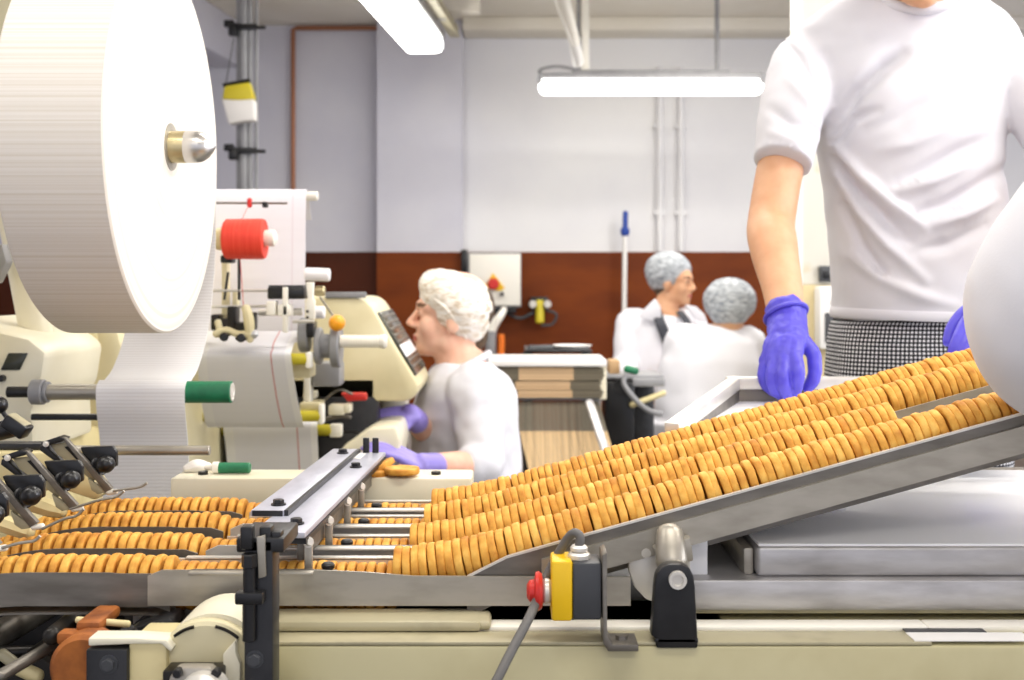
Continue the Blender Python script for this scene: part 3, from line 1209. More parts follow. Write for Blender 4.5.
# U-shaped biscuit channels, one per row: bending part and covered straight part
for k in range(4):
    y = ROWY[k]
    ct = thing('biscuit_channel', 'steel channel under the %s level row of biscuits' % ROWNAME[k], 'channel', (-.45, y, .70), 'steel biscuit channels')
    xs = [X0 - .24 + i * .012 for i in range(int((XPLATE + .0 - X0 + .24) / .012) + 1)] + [XPLATE]
    top = [(x, flat_center(x) + .0135 - (.001 if x > -.4 else 0)) for x in xs]
    part('front_wall', strip(top, .034 if k == 0 else .030, y - .0295, y - .0275), 'steeldark', ct)
    part('back_wall', strip([(x, z - .006) for x, z in top], .024, y + .0275, y + .0295), 'steeldark', ct)
    part('bottom', strip([(x, z - .0405) for x, z in top], .002, y - .0295, y + .0295), 'steeldark', ct)
    # covered rails
    a0 = XPLATE - .012
    fx0 = wx(170 if k == 0 else (198, 198, 226, 257)[k], y - .03)
    fx0 = a0 if k == 0 else a0 + .03
    xr = XRAMP + .012
    zt = .7565
    b = MB()
    if k == 0:
        b.prism([(fx0 - .008, zt - .006), (fx0 + .006, zt), (-.20, zt), (-.15, zt - .002), (-.10, zt - .006), (.12, zt - .007), (.12, zt - .036), (fx0 - .008, zt - .036)], 'y', y - .037, y - .034)
    else:
        b.prism([(fx0 - .008, zt - .006), (fx0 + .006, zt), (xr, zt), (xr, zt - .036), (fx0 - .008, zt - .036)], 'y', y - .034, y - .031)
    b.box(fx0 + .035, -.20 if k == 0 else xr, y - .046, y - .031, zt - .003, zt, .0008)
    part('front_rail', b, 'steel' if k == 0 else 'steelbright', ct)
    b = MB().box(fx0, xr, y + .029, y + .032, zt - .030, zt - .004)
    b.box(fx0 + .01, xr, y + .029, y + .043, zt - .0065, zt - .004, .0008)
    part('back_rail', b, 'steelbright', ct)

# bent guide wires at the foot of the chute
for k, (pts, lb) in enumerate((([(113, 491), (128, 489), (140, 487), (147, 483)], 'rear'), ([(70, 509), (100, 500), (116, 497), (124, 491)], 'third'), ([(42, 529), (64, 519), (76, 516), (84, 509)], 'second'), ([(2, 548), (20, 543), (34, 541), (40, 536)], 'front'))):
    Y = ROWY[3 - k] - .02
    b = MB().tube([at(px, py, Y) for px, py in pts], .0016, 8)
    solo('guide_wire', b, 'steel', 'thin bent steel guide wire over the %s level row' % lb, 'wire', at(*pts[0], Y), 'guide wires')

# ---------------------------------------------------------------- sloping tray
t = thing('sloping_tray', 'sloping steel tray with dividers holding four biscuit rows', 'tray', (.25, 1.36, .8))
tray = t
XT1 = .72


def ctop(x, off):
    return ramp_center(x) + off


xs = [-.085 + i * .02 for i in range(5)] + [0.02 + i * .04 for i in range(int((XT1 - .02) / .04) + 1)]
YF = 1.168
front = [(wx(467, YF), wz(577, YF)), (wx(507, YF), wz(557, YF))] + [(x, .7694 + .277 * (x + .004)) for x in (.05, .2, .35, .5, .65, XT1)]
part('front_rail', strip(front, lambda x: .022 + (.02 if x < .2 else .0), YF + .001, YF + .003), 'steeldark', t)  # darker steel tone stands in for shade on the upper band
part('rail_lip', strip([(x, z + .0012) for x, z in front], .0022, YF - .002, YF + .003), 'steelbright', t)
fl = [(.03, .7694 - .020 + .277 * .034)] + [(x, .7694 - .020 + .277 * (x + .004)) for x in (.05, .2, .35, .5, .65, XT1)]
part('front_flange', strip([(x, z + .008) for x, z in fl], .0275, YF - .0035, YF + .001), 'steel', t)
b = strip([(x, ctop(x, -.0275)) for x in xs], .002, YF, 1.548)
part('tray_floor', b, 'steel', t)
for y in (1.2525, 1.361, 1.466):
    part('divider', strip([(x, ctop(x, .001)) for x in xs[2:]], .03, y - .0012, y + .0012), 'steel', t)
part('back_rail', strip([(x, ctop(x, -.004)) for x in xs[1:]], .028, 1.546, 1.549), 'steel', t)
b = MB()
for y in (1.25, 1.46):
    b.add(*(lambda s: (s.v, s.f))(strip([(x, ctop(x, -.030)) for x in xs[4:]], .03, y - .02, y + .02)))
each('under_rib', b, 'steeldark', t)

# ---------------------------------------------------------------- aluminium bed and tray with rim at right
t = thing('base_plate', 'long aluminium plate under the smooth grey box at right', 'plate', (.7, 1.4, .709))
YP = 1.178
b = MB().box(wx(688, YP), XE, YP, 1.70, wz(611, YP), wz(580, YP), .003)
part('plate', b, 'alu', t)
b = MB().box(wx(688, YP), XE, YP + .006, 1.68, .7066, wz(611, YP), .001)
part('shim', b, 'ledge', t)
# rounded hinge cheek
b = MB()
pts = [(628, 549), (652, 544), (690, 544), (690, 606), (665, 606), (645, 598), (634, 586), (628, 570)]
b.prism([(wx(px, 1.172), wz(py, 1.172)) for px, py in pts], 'y', 1.168, 1.176, .002)
b.cyl((wx(646, 1.166), 1.168, wz(553, 1.166)), (wx(646, 1.166), 1.164, wz(553, 1.166)), .005, 10)
part('cheek', b, 'steelbright', t)
b = MB().prism([(wx(px, 1.25), wz(py, 1.25)) for px, py in ((640, 556), (690, 530), (700, 528), (700, 566), (640, 566))], 'y', 1.2, 1.26, .002)
part('web_plate', b, 'aluwhite', t)

t = thing('smooth_box', 'smooth grey metal box top under the sloping tray', 'box', (.7, 1.4, .742))
YS = 1.19
b = MB().box(wx(757, YS), XE, YS, 1.66, wz(577, YS), wz(546, YS), .005, seg=3)
part('body', b, 'alu', t)
b = MB().box(wx(757, YS) + .002, XE, YS + .002, 1.655, wz(546, YS) - .001, wz(546, YS) + .002, .001)
part('top_sheet', b, 'aluwhite', t)  # near-white colour stands in for the bright reflection on the top
b = MB().box(wx(757, YS) - .012, wx(757, YS) - .001, YS + .01, 1.62, .7424, wz(546, YS) - .004, .003)
part('end_flange', b, 'steel', t)
part('rear_rim', MB().box(.42, XE, 1.655, 1.675, .7424, wz(469, 1.655), .004), 'steel', t)

# black hinge bracket with bolt and silver shaft
yk = 1.105
t = thing('hinge_bracket', 'black upright hinge bracket with bolt below the sloping tray', 'bracket', (wx(672, yk), yk, .70))
pts = [(650, 634), (654, 580), (656, 571), (661, 565), (668, 562), (680, 562), (688, 566), (692, 573), (694, 585), (697, 646), (655, 646), (655, 636)]
b = MB().prism([(wx(px, yk), wz(py, yk)) for px, py in pts], 'y', yk - .008, yk + .008, .0025)
b.box(wx(654, yk), wx(697, yk), yk - .008, yk + .03, .7036, .708, .001)
part('plate', b, 'black', t)
b = MB().lathe([(0, .0085), (.006, .0085), (.006, .0055), (.003, .005), (.003, 0)], (wx(676, yk), yk - .008, wz(577, yk)), (0, -1, 0), 20)
part('bolt', b, 'steelbright', t)
b = MB().cyl((wx(676, yk), yk + .008, wz(577, yk)), (wx(680, 1.25), 1.25, wz(572, yk)), .0125, 18)
b.limb([(wx(676, yk), yk + .03, wz(570, yk)), (wx(676, yk), yk + .045, wz(545, yk))], [.016, .014], seg=18)
part('shaft', b, 'steel', t)
b = MB().prism([(wx(px, 1.15), wz(py, 1.15)) for px, py in ((653, 547), (690, 536), (693, 560), (662, 566))], 'y', 1.145, 1.16, .002)
part('lug', b, 'steel', t)

# ---------------------------------------------------------------- emergency stop box
yk = 1.10
e0 = at(576, 588, yk)
t = thing('stop_box', 'yellow and black emergency stop box with red button', 'switch box', (wx(580, yk), yk, .70))
y0, y1 = yk - .012, yk + .028
part('yellow_cover', MB().box(wx(551, yk), wx(572, yk), y0, y1, wz(618, yk), wz(558, yk), .003), 'yellow', t)
part('black_body', MB().box(wx(572, yk), wx(601, yk), y0 + .001, y1 - .001, wz(617, yk), wz(560, yk), .003), 'darkgrey', t)
zb_ = wz(592, yk)
yb_ = yk + .004
part('collar', MB().cyl((wx(551, yk), yb_, zb_), (wx(543, yk), yb_, zb_), .012, 20, .002), 'steelbright', t)
b = MB().lathe([(0, .009), (.002, .0165), (.005, .0185), (.008, .0175), (.0095, .011), (.014, .010), (.0165, .006), (.0165, 0)], (wx(544, yk), yb_, zb_), (-1, 0, 0), 24)
part('red_button', b, 'red', t)
b = MB()
b.cyl(at(579, 560, yk + .006), at(579, 552, yk + .006), .011, 8, .002)
b.cyl(at(579, 552, yk + .006), at(579, 545, yk + .006), .0085, 16, .002)
part('cable_gland', b, 'steelbright', t)
b = MB().tube([at(579, 548, yk + .006), at(580, 537, yk + .007), at(574, 533, yk + .01), at(566, 541, yk + .016), at(556, 558, yk + .02), at(546, 578, yk + .016), at(538, 598, yk - .002), at(527, 622, yk - .03), at(513, 648, yk - .05), at(498, 678, yk - .07), at(485, 705, yk - .08), at(478, 760, yk - .085)], .0045, 12)
part('cable', b, 'hose', t)
b = MB()
w = .0035
pts = [(601, 552), (606, 549), (606, 632), (611, 640), (637, 640), (637, 647), (607, 647), (602, 639)]
b.prism([(wx(px, yk), wz(py, yk)) for px, py in pts], 'y', yk - .014, yk + .022, .001)
b.cyl((wx(622, yk), yk + .003, wz(640, yk)), (wx(622, yk), yk + .003, wz(640, yk) + .004), .006, 6)
part('bracket', b, 'steeldark', t)

# ---------------------------------------------------------------- cross bar over the rows
t = thing('cross_bar', 'grey and black steel cross bar bridging the biscuit rows', 'bar', (-.24, 1.12, .55))
ang = R(-2.3)
rot = Matrix.Translation((-.245, 1.2, 0)) @ Matrix.Rotation(ang, 4, 'Z') @ Matrix.Translation((.245, -1.2, 0))
ZT = .7945
part('lower_plate', MB().box(-.262, -.208, 1.165, 1.71, ZT - .006, ZT, .001, mtx=rot), 'greyplate', t)
part('upper_plate', MB().box(-.285, -.248, 1.245, 1.70, ZT - .001, ZT + .006, .001, mtx=rot), 'greyplate', t)
b = MB().box(-.2485, -.2440, 1.245, 1.70, ZT, ZT + .0062, mtx=rot)
b.box(-.283, -.250, 1.243, 1.2465, ZT, ZT + .0058, mtx=rot)
b.box(-.255, -.207, 1.166, 1.705, ZT - .012, ZT - .0062, mtx=rot)
part('edge_strip', b, 'black', t)
part('side_bar', MB().box(-.222, -.214, 1.19, 1.71, ZT - .034, ZT - .012, .001, mtx=rot), 'steeldark', t)
for (x, y, z) in ((-.262, 1.275, ZT + .006), (-.262, 1.655, ZT + .006), (-.226, 1.205, ZT), (-.228, 1.57, ZT)):
    b = MB()
    p = rot @ Vector((x, y, z))
    b.hexbolt(p, (0, 0, 1), .0062, .0065)
    part('bolt', b, 'black', t)
b = MB()
for x in (-.236, -.222):
    b.box(x - .0045, x + .0045, 1.700, 1.706, ZT - .004, ZT + .022, .001, mtx=rot)
each('stop_block', b, 'blackplastic', t)
part('white_tab', MB().box(-.245, -.234, 1.64, 1.69, ZT + .0002, ZT + .0012, mtx=rot), 'white', t)
# hanging fingers over each row
for k in range(4):
    y = ROWY[k] - .018
    f = MB()
    p = rot @ Vector((-.208, y, ZT))
    f.box(p.x - .004, p.x + .004, p.y - .003, p.y + .003, .752, ZT - .014, .001)
    o = part('finger', f, 'steel', t)
    g = MB().limb([(p.x - .012, p.y - .002, .7505), (p.x + .028, p.y - .002, .7505)], [(.006, .0025)] * 2, seg=12, side=(0, 1, 0))
    part('shoe', g, 'steeldark', o)
    g = MB().hexbolt((p.x + .0, p.y - .003, ZT - .013), (.6, -.8, 0.2), .0042, .006)
    part('clamp_screw', g, 'steelbright', o)
    g = MB().cyl((p.x + .020, p.y, .753), (p.x + .020, p.y, .760), .007, 12, .002)
    part('foot_knob', g, 'black', o)
# near post
yp = 1.035
b = MB().box(wx(244, yp), wx(273, yp), yp, yp + .03, .30, wz(540, yp), .002)
part('post', b, 'black', t)
b = MB().box(wx(238, yp), wx(266, yp), yp - .014, yp + .004, wz(601, yp), wz(589, yp), .002)
b.box(wx(236, yp), wx(284, yp), yp + .0, yp + .07, wz(553, yp), wz(538, yp), .002)
b.box(wx(242, yp), wx(254, yp), yp - .008, yp + .005, wz(548, yp), wz(525, yp), .0015)
b.box(wx(258, yp), wx(270, yp), yp + .004, yp + .02, wz(548, yp), wz(528, yp), .0015)
b.box(wx(270, yp), wx(280, yp), yp + .004, yp + .02, wz(542, yp), wz(533, yp), .0015)
part('clamp', b, 'black', t)
b = MB().cyl((wx(251, yp), yp - .006, wz(590, yp)), (wx(251, yp), yp - .006, wz(553, yp)), .0058, 14, .001)
b.cyl((wx(251, yp), yp - .006, wz(566, yp)), (wx(251, yp), yp - .006, wz(552, yp)), .0072, 6, .001)
b.cyl((wx(250, yp), yp - .003, wz(640, yp)), (wx(250, yp), yp - .003, wz(601, yp)), .0062, 14, .001)
part('spindle', b, 'blackplastic', t)
b = MB().prism([(wx(px, yp), wz(py, yp)) for px, py in ((258, 536), (266, 534), (267, 575), (260, 577))], 'y', yp - .006, yp - .002, .0006)
part('slotted_strip', b, 'steel', t)
b = MB().hexbolt((wx(255, yp), yp, wz(659, yp)), (0, -1, 0), .006, .006)
part('post_bolt', b, 'darkgrey', t)
# ---------------------------------------------------------------- big paper roll
YC = 1.75
RR = .283
RXF, RXB = -.5215, -.665      # end faces
RZ = CAMZ + 133 * YC / F
rc = Vector(((RXF + RXB) / 2, YC, RZ))
t = thing('paper_roll', 'huge white paper roll running down to the green roller', 'paper roll', rc)
L = (RXF - RXB) / 2
b = MB()
b.lathe([(-L, .036), (-L, RR - .003), (-L + .003, RR), (L - .003, RR), (L, RR - .003), (L + .004, RR * .8), (L + .001, RR * .55), (L + .006, RR * .3), (L + .003, .036), (L - .03, .036), (L - .03, .0)], rc, (1, 0, 0), 128, ref=(0, 1, 0))
part('wound_paper', b, 'roll', t, smooth=30)
w0, w1 = RXB + .001, RXF - .001
rows = [(w0, w1, YC + RR * math.cos(a), RZ + RR * math.sin(a)) for a in (R(40), R(20), R(5), R(-8))]
rows += [(w0, w1, 2.025, 1.10), (w0, w1, 2.005, 1.02), (w0, w1, 1.965, .95), (w0, w1, 1.915, .905), (w0, w1, 1.878, .889)]
gy, gz, gr = 1.854, wz(392, 1.854), .0177
rows += [(w0, w1, gy + (gr + .002) * math.cos(a), gz + (gr + .002) * math.sin(a)) for a in (R(50), R(100), R(150), R(190))]
rows += [(w0, w1, 1.838, .84), (w0, w1, 1.855, .78), (w0, w1, 1.87, .66)]
b = MB().sheet(rows, .0014, 8)
part('paper_web', b, 'web', t, smooth=60)

t = thing('roll_stand', 'cream unwinding stand with leaning post behind paper roll', 'stand', (-.85, 2.2, 0))
# shaft through the roll with brass sleeve and bullet tip
tip = wx(216, YC)
b = MB().cyl((-.93, YC, RZ), (RXF + .004, YC, RZ), .036, 24)
part('shaft', b, 'steel', t)
xs0 = wx(166, YC)
part('brass_sleeve', MB().lathe([(-.02, .0245), (.030, .0245), (.032, .0235)], (xs0, YC, RZ), (1, 0, 0), 32), 'brass', t)
x1 = wx(186, YC)
Lt = tip - x1
part('bullet_tip', MB().lathe([(-.004, .0225), (.002, .0245), (Lt * .35, .0245), (Lt * .55, .0225), (Lt * .75, .0165), (Lt * .9, .008), (Lt, .001)], (x1, YC, RZ), (1, 0, 0), 32), 'chrome', t, smooth=60)
# leaning post and arm up to the shaft
b = MB().limb([at(40, 350, 2.1), at(16, 225, 2.1), at(2, 150, 2.06)], [.029, .029, .029], seg=20)
part('post', b, 'creamlight', t)
b = MB().limb([at(-40, 120, 2.05), at(22, -30, 2.05)], [(.03, .02)] * 2, seg=12)
part('brake_lever', b, 'ledge', t)
b = MB().box(-.95, -.87, 1.68, 1.85, RZ - .1, RZ + .1, .02)
b.box(-.93, -.88, 1.72, 1.98, .9, RZ, .01)
part('shaft_arm', b, 'creamlight', t)
b = MB().prism([(wx(px, 2.04), wz(py, 2.04)) for px, py in ((-6, 252), (4, 243), (9, 262), (-2, 284), (-10, 280))], 'y', 2.03, 2.06, .004)
part('strap', b, 'grey', t)
# base housing with slanted face and little screen
ys = 1.96
b = MB()
pts = [(-60, 318), (28, 338), (46, 352), (40, 392), (32, 408), (34, 455), (-60, 455)]
b.prism([(wx(px, ys), wz(py, ys)) for px, py in pts], 'y', ys, ys + .28, .012)
part('control_housing', b, 'creamlight', t)
sc = MB().prism([(wx(px, ys), wz(py, ys)) for px, py in ((9, 353), (28, 353), (20, 370), (1, 370))], 'y', ys - .003, ys + .004, .001)
part('screen', sc, 'screen', t)
b = MB()
for px, py in ((3, 378),):
    b.cyl((wx(px, ys), ys - .012, wz(py, ys)), (wx(px, ys), ys + .01, wz(py, ys)), .006, 12, .002)
part('knob', b, 'blackplastic', t)
yb = 2.32
b = MB()
pts = [(-70, 322), (60, 316), (100, 318), (118, 330), (124, 352), (122, 440), (128, 470), (30, 470), (-70, 470)]
b.prism([(wx(px, yb), wz(py, yb)) for px, py in pts], 'y', yb, yb + .3, .02)
part('body', b, 'cream', t)
b = MB().limb([(wx(94, yb), yb - .06, wz(300, yb)), (wx(94, yb), yb - .05, wz(344, yb))], [.028, .024], seg=16)
part('spout', b, 'creamworn', t)
b = MB()
b.prism([(wx(px, yb), wz(py, yb)) for px, py in ((56, 374), (76, 369), (76, 412), (56, 412))], 'y', yb - .012, yb, .002)
part('grey_plate', b, 'grey', t)
b = MB()
for px, py in ((46, 350), (52, 376)):
    b.cyl((wx(px, 2.2), 2.25, wz(py, 2.2)), (wx(px, 2.2), 2.2, wz(py, 2.2)), .006, 10, .002)
each('stud', b, 'blackplastic', t)
b = MB().box(-1.05, -.83, 1.98, 2.6, 0, .76, .02)
part('pedestal', b, 'creamworn', t)
b = MB().cyl(at(32, 417, 1.90), at(110, 417, 1.90), .0055, 10)
part('tie_bar', b, 'black', t)
# guide roller shaft
t = thing('guide_roller', 'green guide roller on a grey shaft under the white web', 'roller', (-.5, gy, gz))
b = MB().lathe([(0, gr - .001), (.001, gr), (wx(232, gy) - wx(178, gy) - .001, gr), (wx(232, gy) - wx(178, gy), gr - .0015)], (wx(178, gy), gy, gz), (1, 0, 0), 28)
part('green_sleeve', b, 'green', t)
b = MB().lathe([(0, gr - .003), (.0012, gr - .003), (.0012, gr - .007), (.0004, gr - .008), (.0004, 0)], (wx(232, gy), gy, gz), (1, 0, 0), 24)
part('end_ring', b, 'steelbright', t)
part('shaft', MB().cyl((wx(48, gy), gy, gz), (wx(180, gy), gy, gz), .0128, 20), 'steel', t)
b = MB().cyl((wx(32, gy), gy, gz), (wx(45, gy), gy, gz), .0205, 28, .002)
b.cyl((wx(45, gy), gy, gz), (wx(49, gy), gy, gz), .017, 24, .001)
part('collar', b, 'grey', t)
part('journal', MB().cyl((wx(8, gy), gy, gz), (wx(33, gy), gy, gz), .009, 14), 'black', t)

# steel cross bar in front of the web
yb = 1.60
t = solo('web_bar', MB().cyl(at(-60, 450, yb), at(210, 450.5, yb), .0068, 16, .001), 'steel', 'horizontal round steel bar crossing in front of the white web', 'bar', at(100, 450, yb))
# little green bottle lying on rear beam
yg = 1.65
t = thing('green_bottle', 'small green capped bottle lying on the cream rear beam', 'bottle', at(235, 470, yg))
part('barrel', MB().lathe([(0, .006), (.002, .0078), (.046, .0078), (.048, .006)], Vector((wx(217, yg), yg, .7805)), (1, 0, 0), 20), 'green', t)
b = MB().lathe([(0, .003), (.001, .004), (.010, .004), (.012, .0085), (.02, .0085), (.022, .005)], Vector((wx(205, yg), yg, .7805)), (1, 0, .03), 16)
part('nozzle', b, 'whiteplastic', t)
solo('white_rag', MB().limb([at(186, 469, 1.665), at(197, 466, 1.67), at(209, 466, 1.675)], [(.01, .006), (.013, .010), (.006, .005)], seg=12), 'paper', 'crumpled white wrapper beside the small green bottle', 'wrapper', at(200, 472, 1.67))

# ---------------------------------------------------------------- black row adjusters
ADJ = [('rear', 1.50, (0, 0), 1.0), ('third', 1.40, (-35, 15), 1.06), ('second', 1.29, (-75, 31), 1.13), ('front', 1.19, (-113, 50), 1.22)]
for (nm, Y, (dx, dy), k) in ADJ:
    def q(px, py):
        # offsets are taken about the knob of the rear unit
        return (105 + (px - 105) * k + dx, 463 + (py - 463) * k + dy)
    pos = at(*q(105, 463), Y)
    t = thing('row_adjuster', {'rear': 'black adjuster plate with knob over the rear row, furthest from conveyor front', 'third': 'black adjuster plate with knob over the third row, beside the furthest one',
                               'second': 'black adjuster plate with knob over the second row, next to the nearest one', 'front': 'black adjuster cut by the photo edge over the front row'}[nm], 'adjuster', pos, 'row adjusters')

    def P(lst):
        return [(wx(x, Y), wz(y, Y)) for x, y in (q(*p) for p in lst)]
    b = MB().prism(P([(78, 448), (111, 447), (115, 453), (115, 467), (98, 473), (88, 472)]), 'y', Y + .006, Y + .014, .0015)
    part('plate', b, 'blackplastic', t)
    c = Vector(pos)
    b = MB().lathe([(-.002, .007), (.004, .0105), (.012, .0115), (.018, .0095), (.021, .005), (.0215, 0)], c + Vector((-.006, .004, -.004)), (.75, -.6, .25), 24)
    part('knob', b, 'blackplastic', t, smooth=60)
    b = MB().lathe([(0, .0125), (.003, .0128), (.005, .0115)], c + Vector((-.012, .010, -.006)), (.75, -.6, .25), 20)
    part('knob_collar', b, 'black', t)
    b = MB().prism(P([(62, 437), (66, 437), (113, 488), (106, 492)]), 'y', Y - .004, Y + .004, .0008)
    part('arm_rail', b, 'steeldark', t)
    b = MB().prism(P([(42, 442), (60, 436), (66, 438), (64, 441), (46, 446)]), 'y', Y - .006, Y + .016, .001)
    b.prism(P([(41, 445), (46, 446), (62, 462), (56, 462), (40, 450)]), 'y', Y - .002, Y + .012, .001)
    part('frame', b, 'black', t)
    b = MB().prism(P([(50, 445), (67, 443), (84, 461), (98, 478), (92, 482), (70, 464), (56, 455)]), 'y', Y + .003, Y + .007, .0006)
    o = part('slotted_plate', b, 'ledge', t)
    b = MB().prism(P([(64, 447), (69, 446), (86, 463), (82, 466)]), 'y', Y + .001, Y + .0035)
    part('slot', b, 'oily', o)
    b = MB().prism(P([(88, 478), (104, 488), (112, 492), (98, 494), (92, 490)]), 'y', Y - .002, Y + .003, .0006)
    part('lower_arm', b, 'ledge', t)
    b = MB().hexbolt(at(*q(46, 444), Y - .006), (0, -1, 0), .003, .003)
    part('screw', b, 'steelbright', t)
    b = MB().limb([at(*q(108, 492.5), Y), at(*q(116, 491.5), Y)], [.0035, .0035], seg=10)
    part('wire_holder', b, 'whiteplastic', t)
# support block and arm for the adjusters
t = thing('adjuster_bracket', 'cream slanted bracket carrying the black adjusters', 'bracket', at(20, 520, 1.5))
pts = [(-30, 452), (58, 452), (92, 476), (104, 494), (96, 500), (60, 488), (-30, 505)]
b = MB().prism([(wx(px, 1.56), wz(py, 1.56)) for px, py in pts], 'y', 1.555, 1.60, .004)
part('rear_plate', b, 'creamworn', t)
b = MB()
for (p0, p1) in (((-20, 470), (62, 500)), ((-60, 500), (20, 527))):
    pass
b.limb([at(-30, 478, 1.46), at(40, 505, 1.46), at(62, 512, 1.46)], [.012, .012, .008], seg=8)
b.limb([at(-30, 512, 1.35), at(28, 532, 1.35)], [.012, .01], seg=8)
each('shoe_arm', b, 'creamworn', t)
b = MB().box(wx(-60, 1.58), wx(60, 1.58), 1.575, 1.60, wz(450, 1.58), wz(443, 1.58), .002)
part('slide_bar', b, 'black', t)
# big black clamp at the left edge
Y = 1.45
t = thing('clamp_joint', 'black rod clamp joint above the row adjusters', 'clamp', at(12, 428, Y))
b = MB().limb([at(-20, 436, Y), at(12, 428, Y)], [.012, .012], seg=16)
part('rod', b, 'black', t)
d1 = (at(27, 432, Y) - at(8, 419, Y)).normalized()
d2 = Vector((0, 1, 0))
b = MB().obox(at(17, 426, Y - .01), d1, d2, d1.cross(d2), .016, .012, .009, .003)
part('block', b, 'blackplastic', t)
b = MB().obox(at(19, 420.5, Y - .01), d1, d2, d1.cross(d2), .013, .010, .0025, .001)
part('cap', b, 'ledge', t)
b = MB().cyl(at(-4, 402, Y), at(10, 422, Y), .003, 10)
b.ball(at(-1, 405, Y), .011)
part('lever', b, 'blackplastic', t)

# ---------------------------------------------------------------- machinery under the channel, lower left
Y = 1.06
t = thing('drive_guard', 'cream rounded drive guard with bearing under the channel', 'guard', (wx(208, Y), Y, .55))
cxg, czg = wx(206, Y), wz(674, Y)
b = MB().lathe([(0, .045), (.003, .0485), (.012, .0495), (.014, .0485)], (cxg, Y - .002, czg), (0, 1, 0), 48)
part('cover', b, 'cream', t)
b = MB().lathe([(0, .0515), (.07, .0515)], (cxg + .004, Y + .011, czg + .001), (0, 1, 0), 48)
part('drum', b, 'creamlight', t)
b = MB()
for s, a0, a1 in ((1, 103, 128), (1, 48, 78)):
    pts = []
    for i in range(9):
        a = R(a0 + (a1 - a0) * i / 8)
        pts.append((cxg + 1*.0457 * math.cos(a), Y - .0035, czg + 1*.0457 * math.sin(a)))
    b.tube(pts, .0016, 6)
each('vent_slot', b, 'oily', t)
b = MB().box(wx(172, Y), wx(229, Y), Y - .03, Y - .004, .53, wz(660, Y), .002)
part('bearing_block', b, 'oily', t)
b = MB().prism([(wx(px, 1.03), wz(py, 1.03)) for px, py in ((181, 662), (214, 662), (224, 672), (227, 690), (224, 705), (172, 705), (171, 690), (174, 672))], 'y', 1.015, 1.03, .003)
part('flange', b, 'steel', t)
b = MB().cyl((wx(199, 1.0), 1.0, wz(694, 1.015)), (wx(199, 1.0), 1.03, wz(694, 1.015)), .021, 28, .004)
part('shaft_end', b, 'steelbright', t)
b = MB()
for px in (178.5, 217):
    b.cyl((wx(px, 1.015), 1.009, wz(672, 1.015)), (wx(px, 1.015), 1.018, wz(672, 1.015)), .0042, 12, .001)
each('bolt', b, 'black', t)
b = MB().prism([(wx(px, Y), wz(py, Y)) for px, py in ((226, 650), (238, 637), (239, 650), (243, 660), (243, 720), (228, 720))], 'y', Y - .012, Y + .03, .001)
part('side_cheek', b, 'creamlight', t)
t = thing('drive_bracket', 'worn cream bracket with black bolted block beside the guard', 'bracket', (wx(140, Y), Y, .5))
b = MB().box(wx(132, Y), wx(170, Y), Y - .01, Y + .05, .45, wz(638, Y), .003)
part('web', b, 'creamworn', t)
b = MB().prism([(wx(px, Y), wz(py, Y)) for px, py in ((93, 634), (140, 634), (170, 636), (177, 644), (174, 648), (165, 640), (140, 640), (93, 642))], 'y', Y - .012, Y + .012, .0015)
part('top_lip', b, 'creamlight', t)
b = MB().box(wx(92, Y), wx(133, Y), Y - .016, Y + .03, .45, wz(644, Y), .002)
part('black_block', b, 'black', t)
b = MB().hexbolt((wx(109, 1.044), Y - .016, wz(664, 1.044)), (0, -1, 0), .0062, .006)
part('bolt', b, 'darkgrey', t)
t = thing('rusty_sprocket', 'rusty orange iron wheel at the machine foot', 'wheel', (wx(80, 1.1), 1.1, .62))
b = MB().lathe([(0, .028), (.004, .032), (.03, .032), (.034, .028)], (wx(92, 1.1), 1.075, wz(668, 1.08)), (0, 1, 0), 36)
part('wheel', b, 'rust', t)
b = MB().box(wx(60, 1.1), wx(92, 1.1), 1.09, 1.108, wz(642, 1.1), wz(630, 1.1), .003)
b.box(wx(64, 1.12), wx(92, 1.12), 1.12, 1.15, .5, wz(640, 1.12), .003)
part('hub_block', b, 'rust', t)
t = thing('lower_linkage', 'oily black rods and plates below the biscuit channel', 'linkage', (-.5, 1.25, .5))
for (p0, p1, r, y0, y1, m) in (((0, 676), (62, 640), .006, 1.08, 1.16, 'steeldark'), ((2, 654), (20, 668), .006, 1.2, 1.2, 'ledge'), ((20, 668), (38, 676), .008, 1.2, 1.2, 'creamworn'),
                               ((52, 636), (76, 616), .009, 1.12, 1.25, 'oily'), ((95, 618), (118, 606), .008, 1.15, 1.4, 'steeldark'), ((-10, 640), (50, 604), .016, 1.3, 1.4, 'steeldark'),
                               ((0, 652), (60, 650), .006, 1.25, 1.25, 'oily'), ((78, 620), (128, 624), .0035, 1.12, 1.12, 'creamworn'), ((150, 640), (176, 616), .006, 1.09, 1.2, 'steeldark')):
    part('rod', MB().limb([at(*p0, y0), at(*p1, y1)], [r, r], seg=12), m, t)
b = MB().prism([(wx(px, 1.16), wz(py, 1.16)) for px, py in ((114, 640), (140, 622), (176, 612), (182, 620), (150, 646), (118, 648))], 'y', 1.14, 1.18, .003)
b.hexbolt(at(128, 633, 1.13), (0, -.4, 1), .007, .006)
part('pivot_plate', b, 'black', t)
b = MB().prism([(wx(px, 1.2), wz(py, 1.2)) for px, py in ((132, 607), (150, 607), (147, 612), (133, 625))], 'y', 1.2, 1.205, .001)
part('white_flag', b, 'white', t)
b = MB().box(wx(75, 1.1), wx(100, 1.1), 1.1, 1.16, wz(634, 1.1), wz(622, 1.1), .004)
part('yoke', b, 'rust', t)
b = MB()
b.box(-.75, wx(176, 1.5), 1.5, 1.56, .0, .66, .004)
b.box(-.75, -.62, 1.2, 1.5, .30, .60, .004)
b.box(-.62, -.3, 1.2, 1.5, .40, .52, .004)
b.box(-.75, -.26, 1.13, 1.20, .36, .545, .004)
each('base_casting', b, 'oily', t)
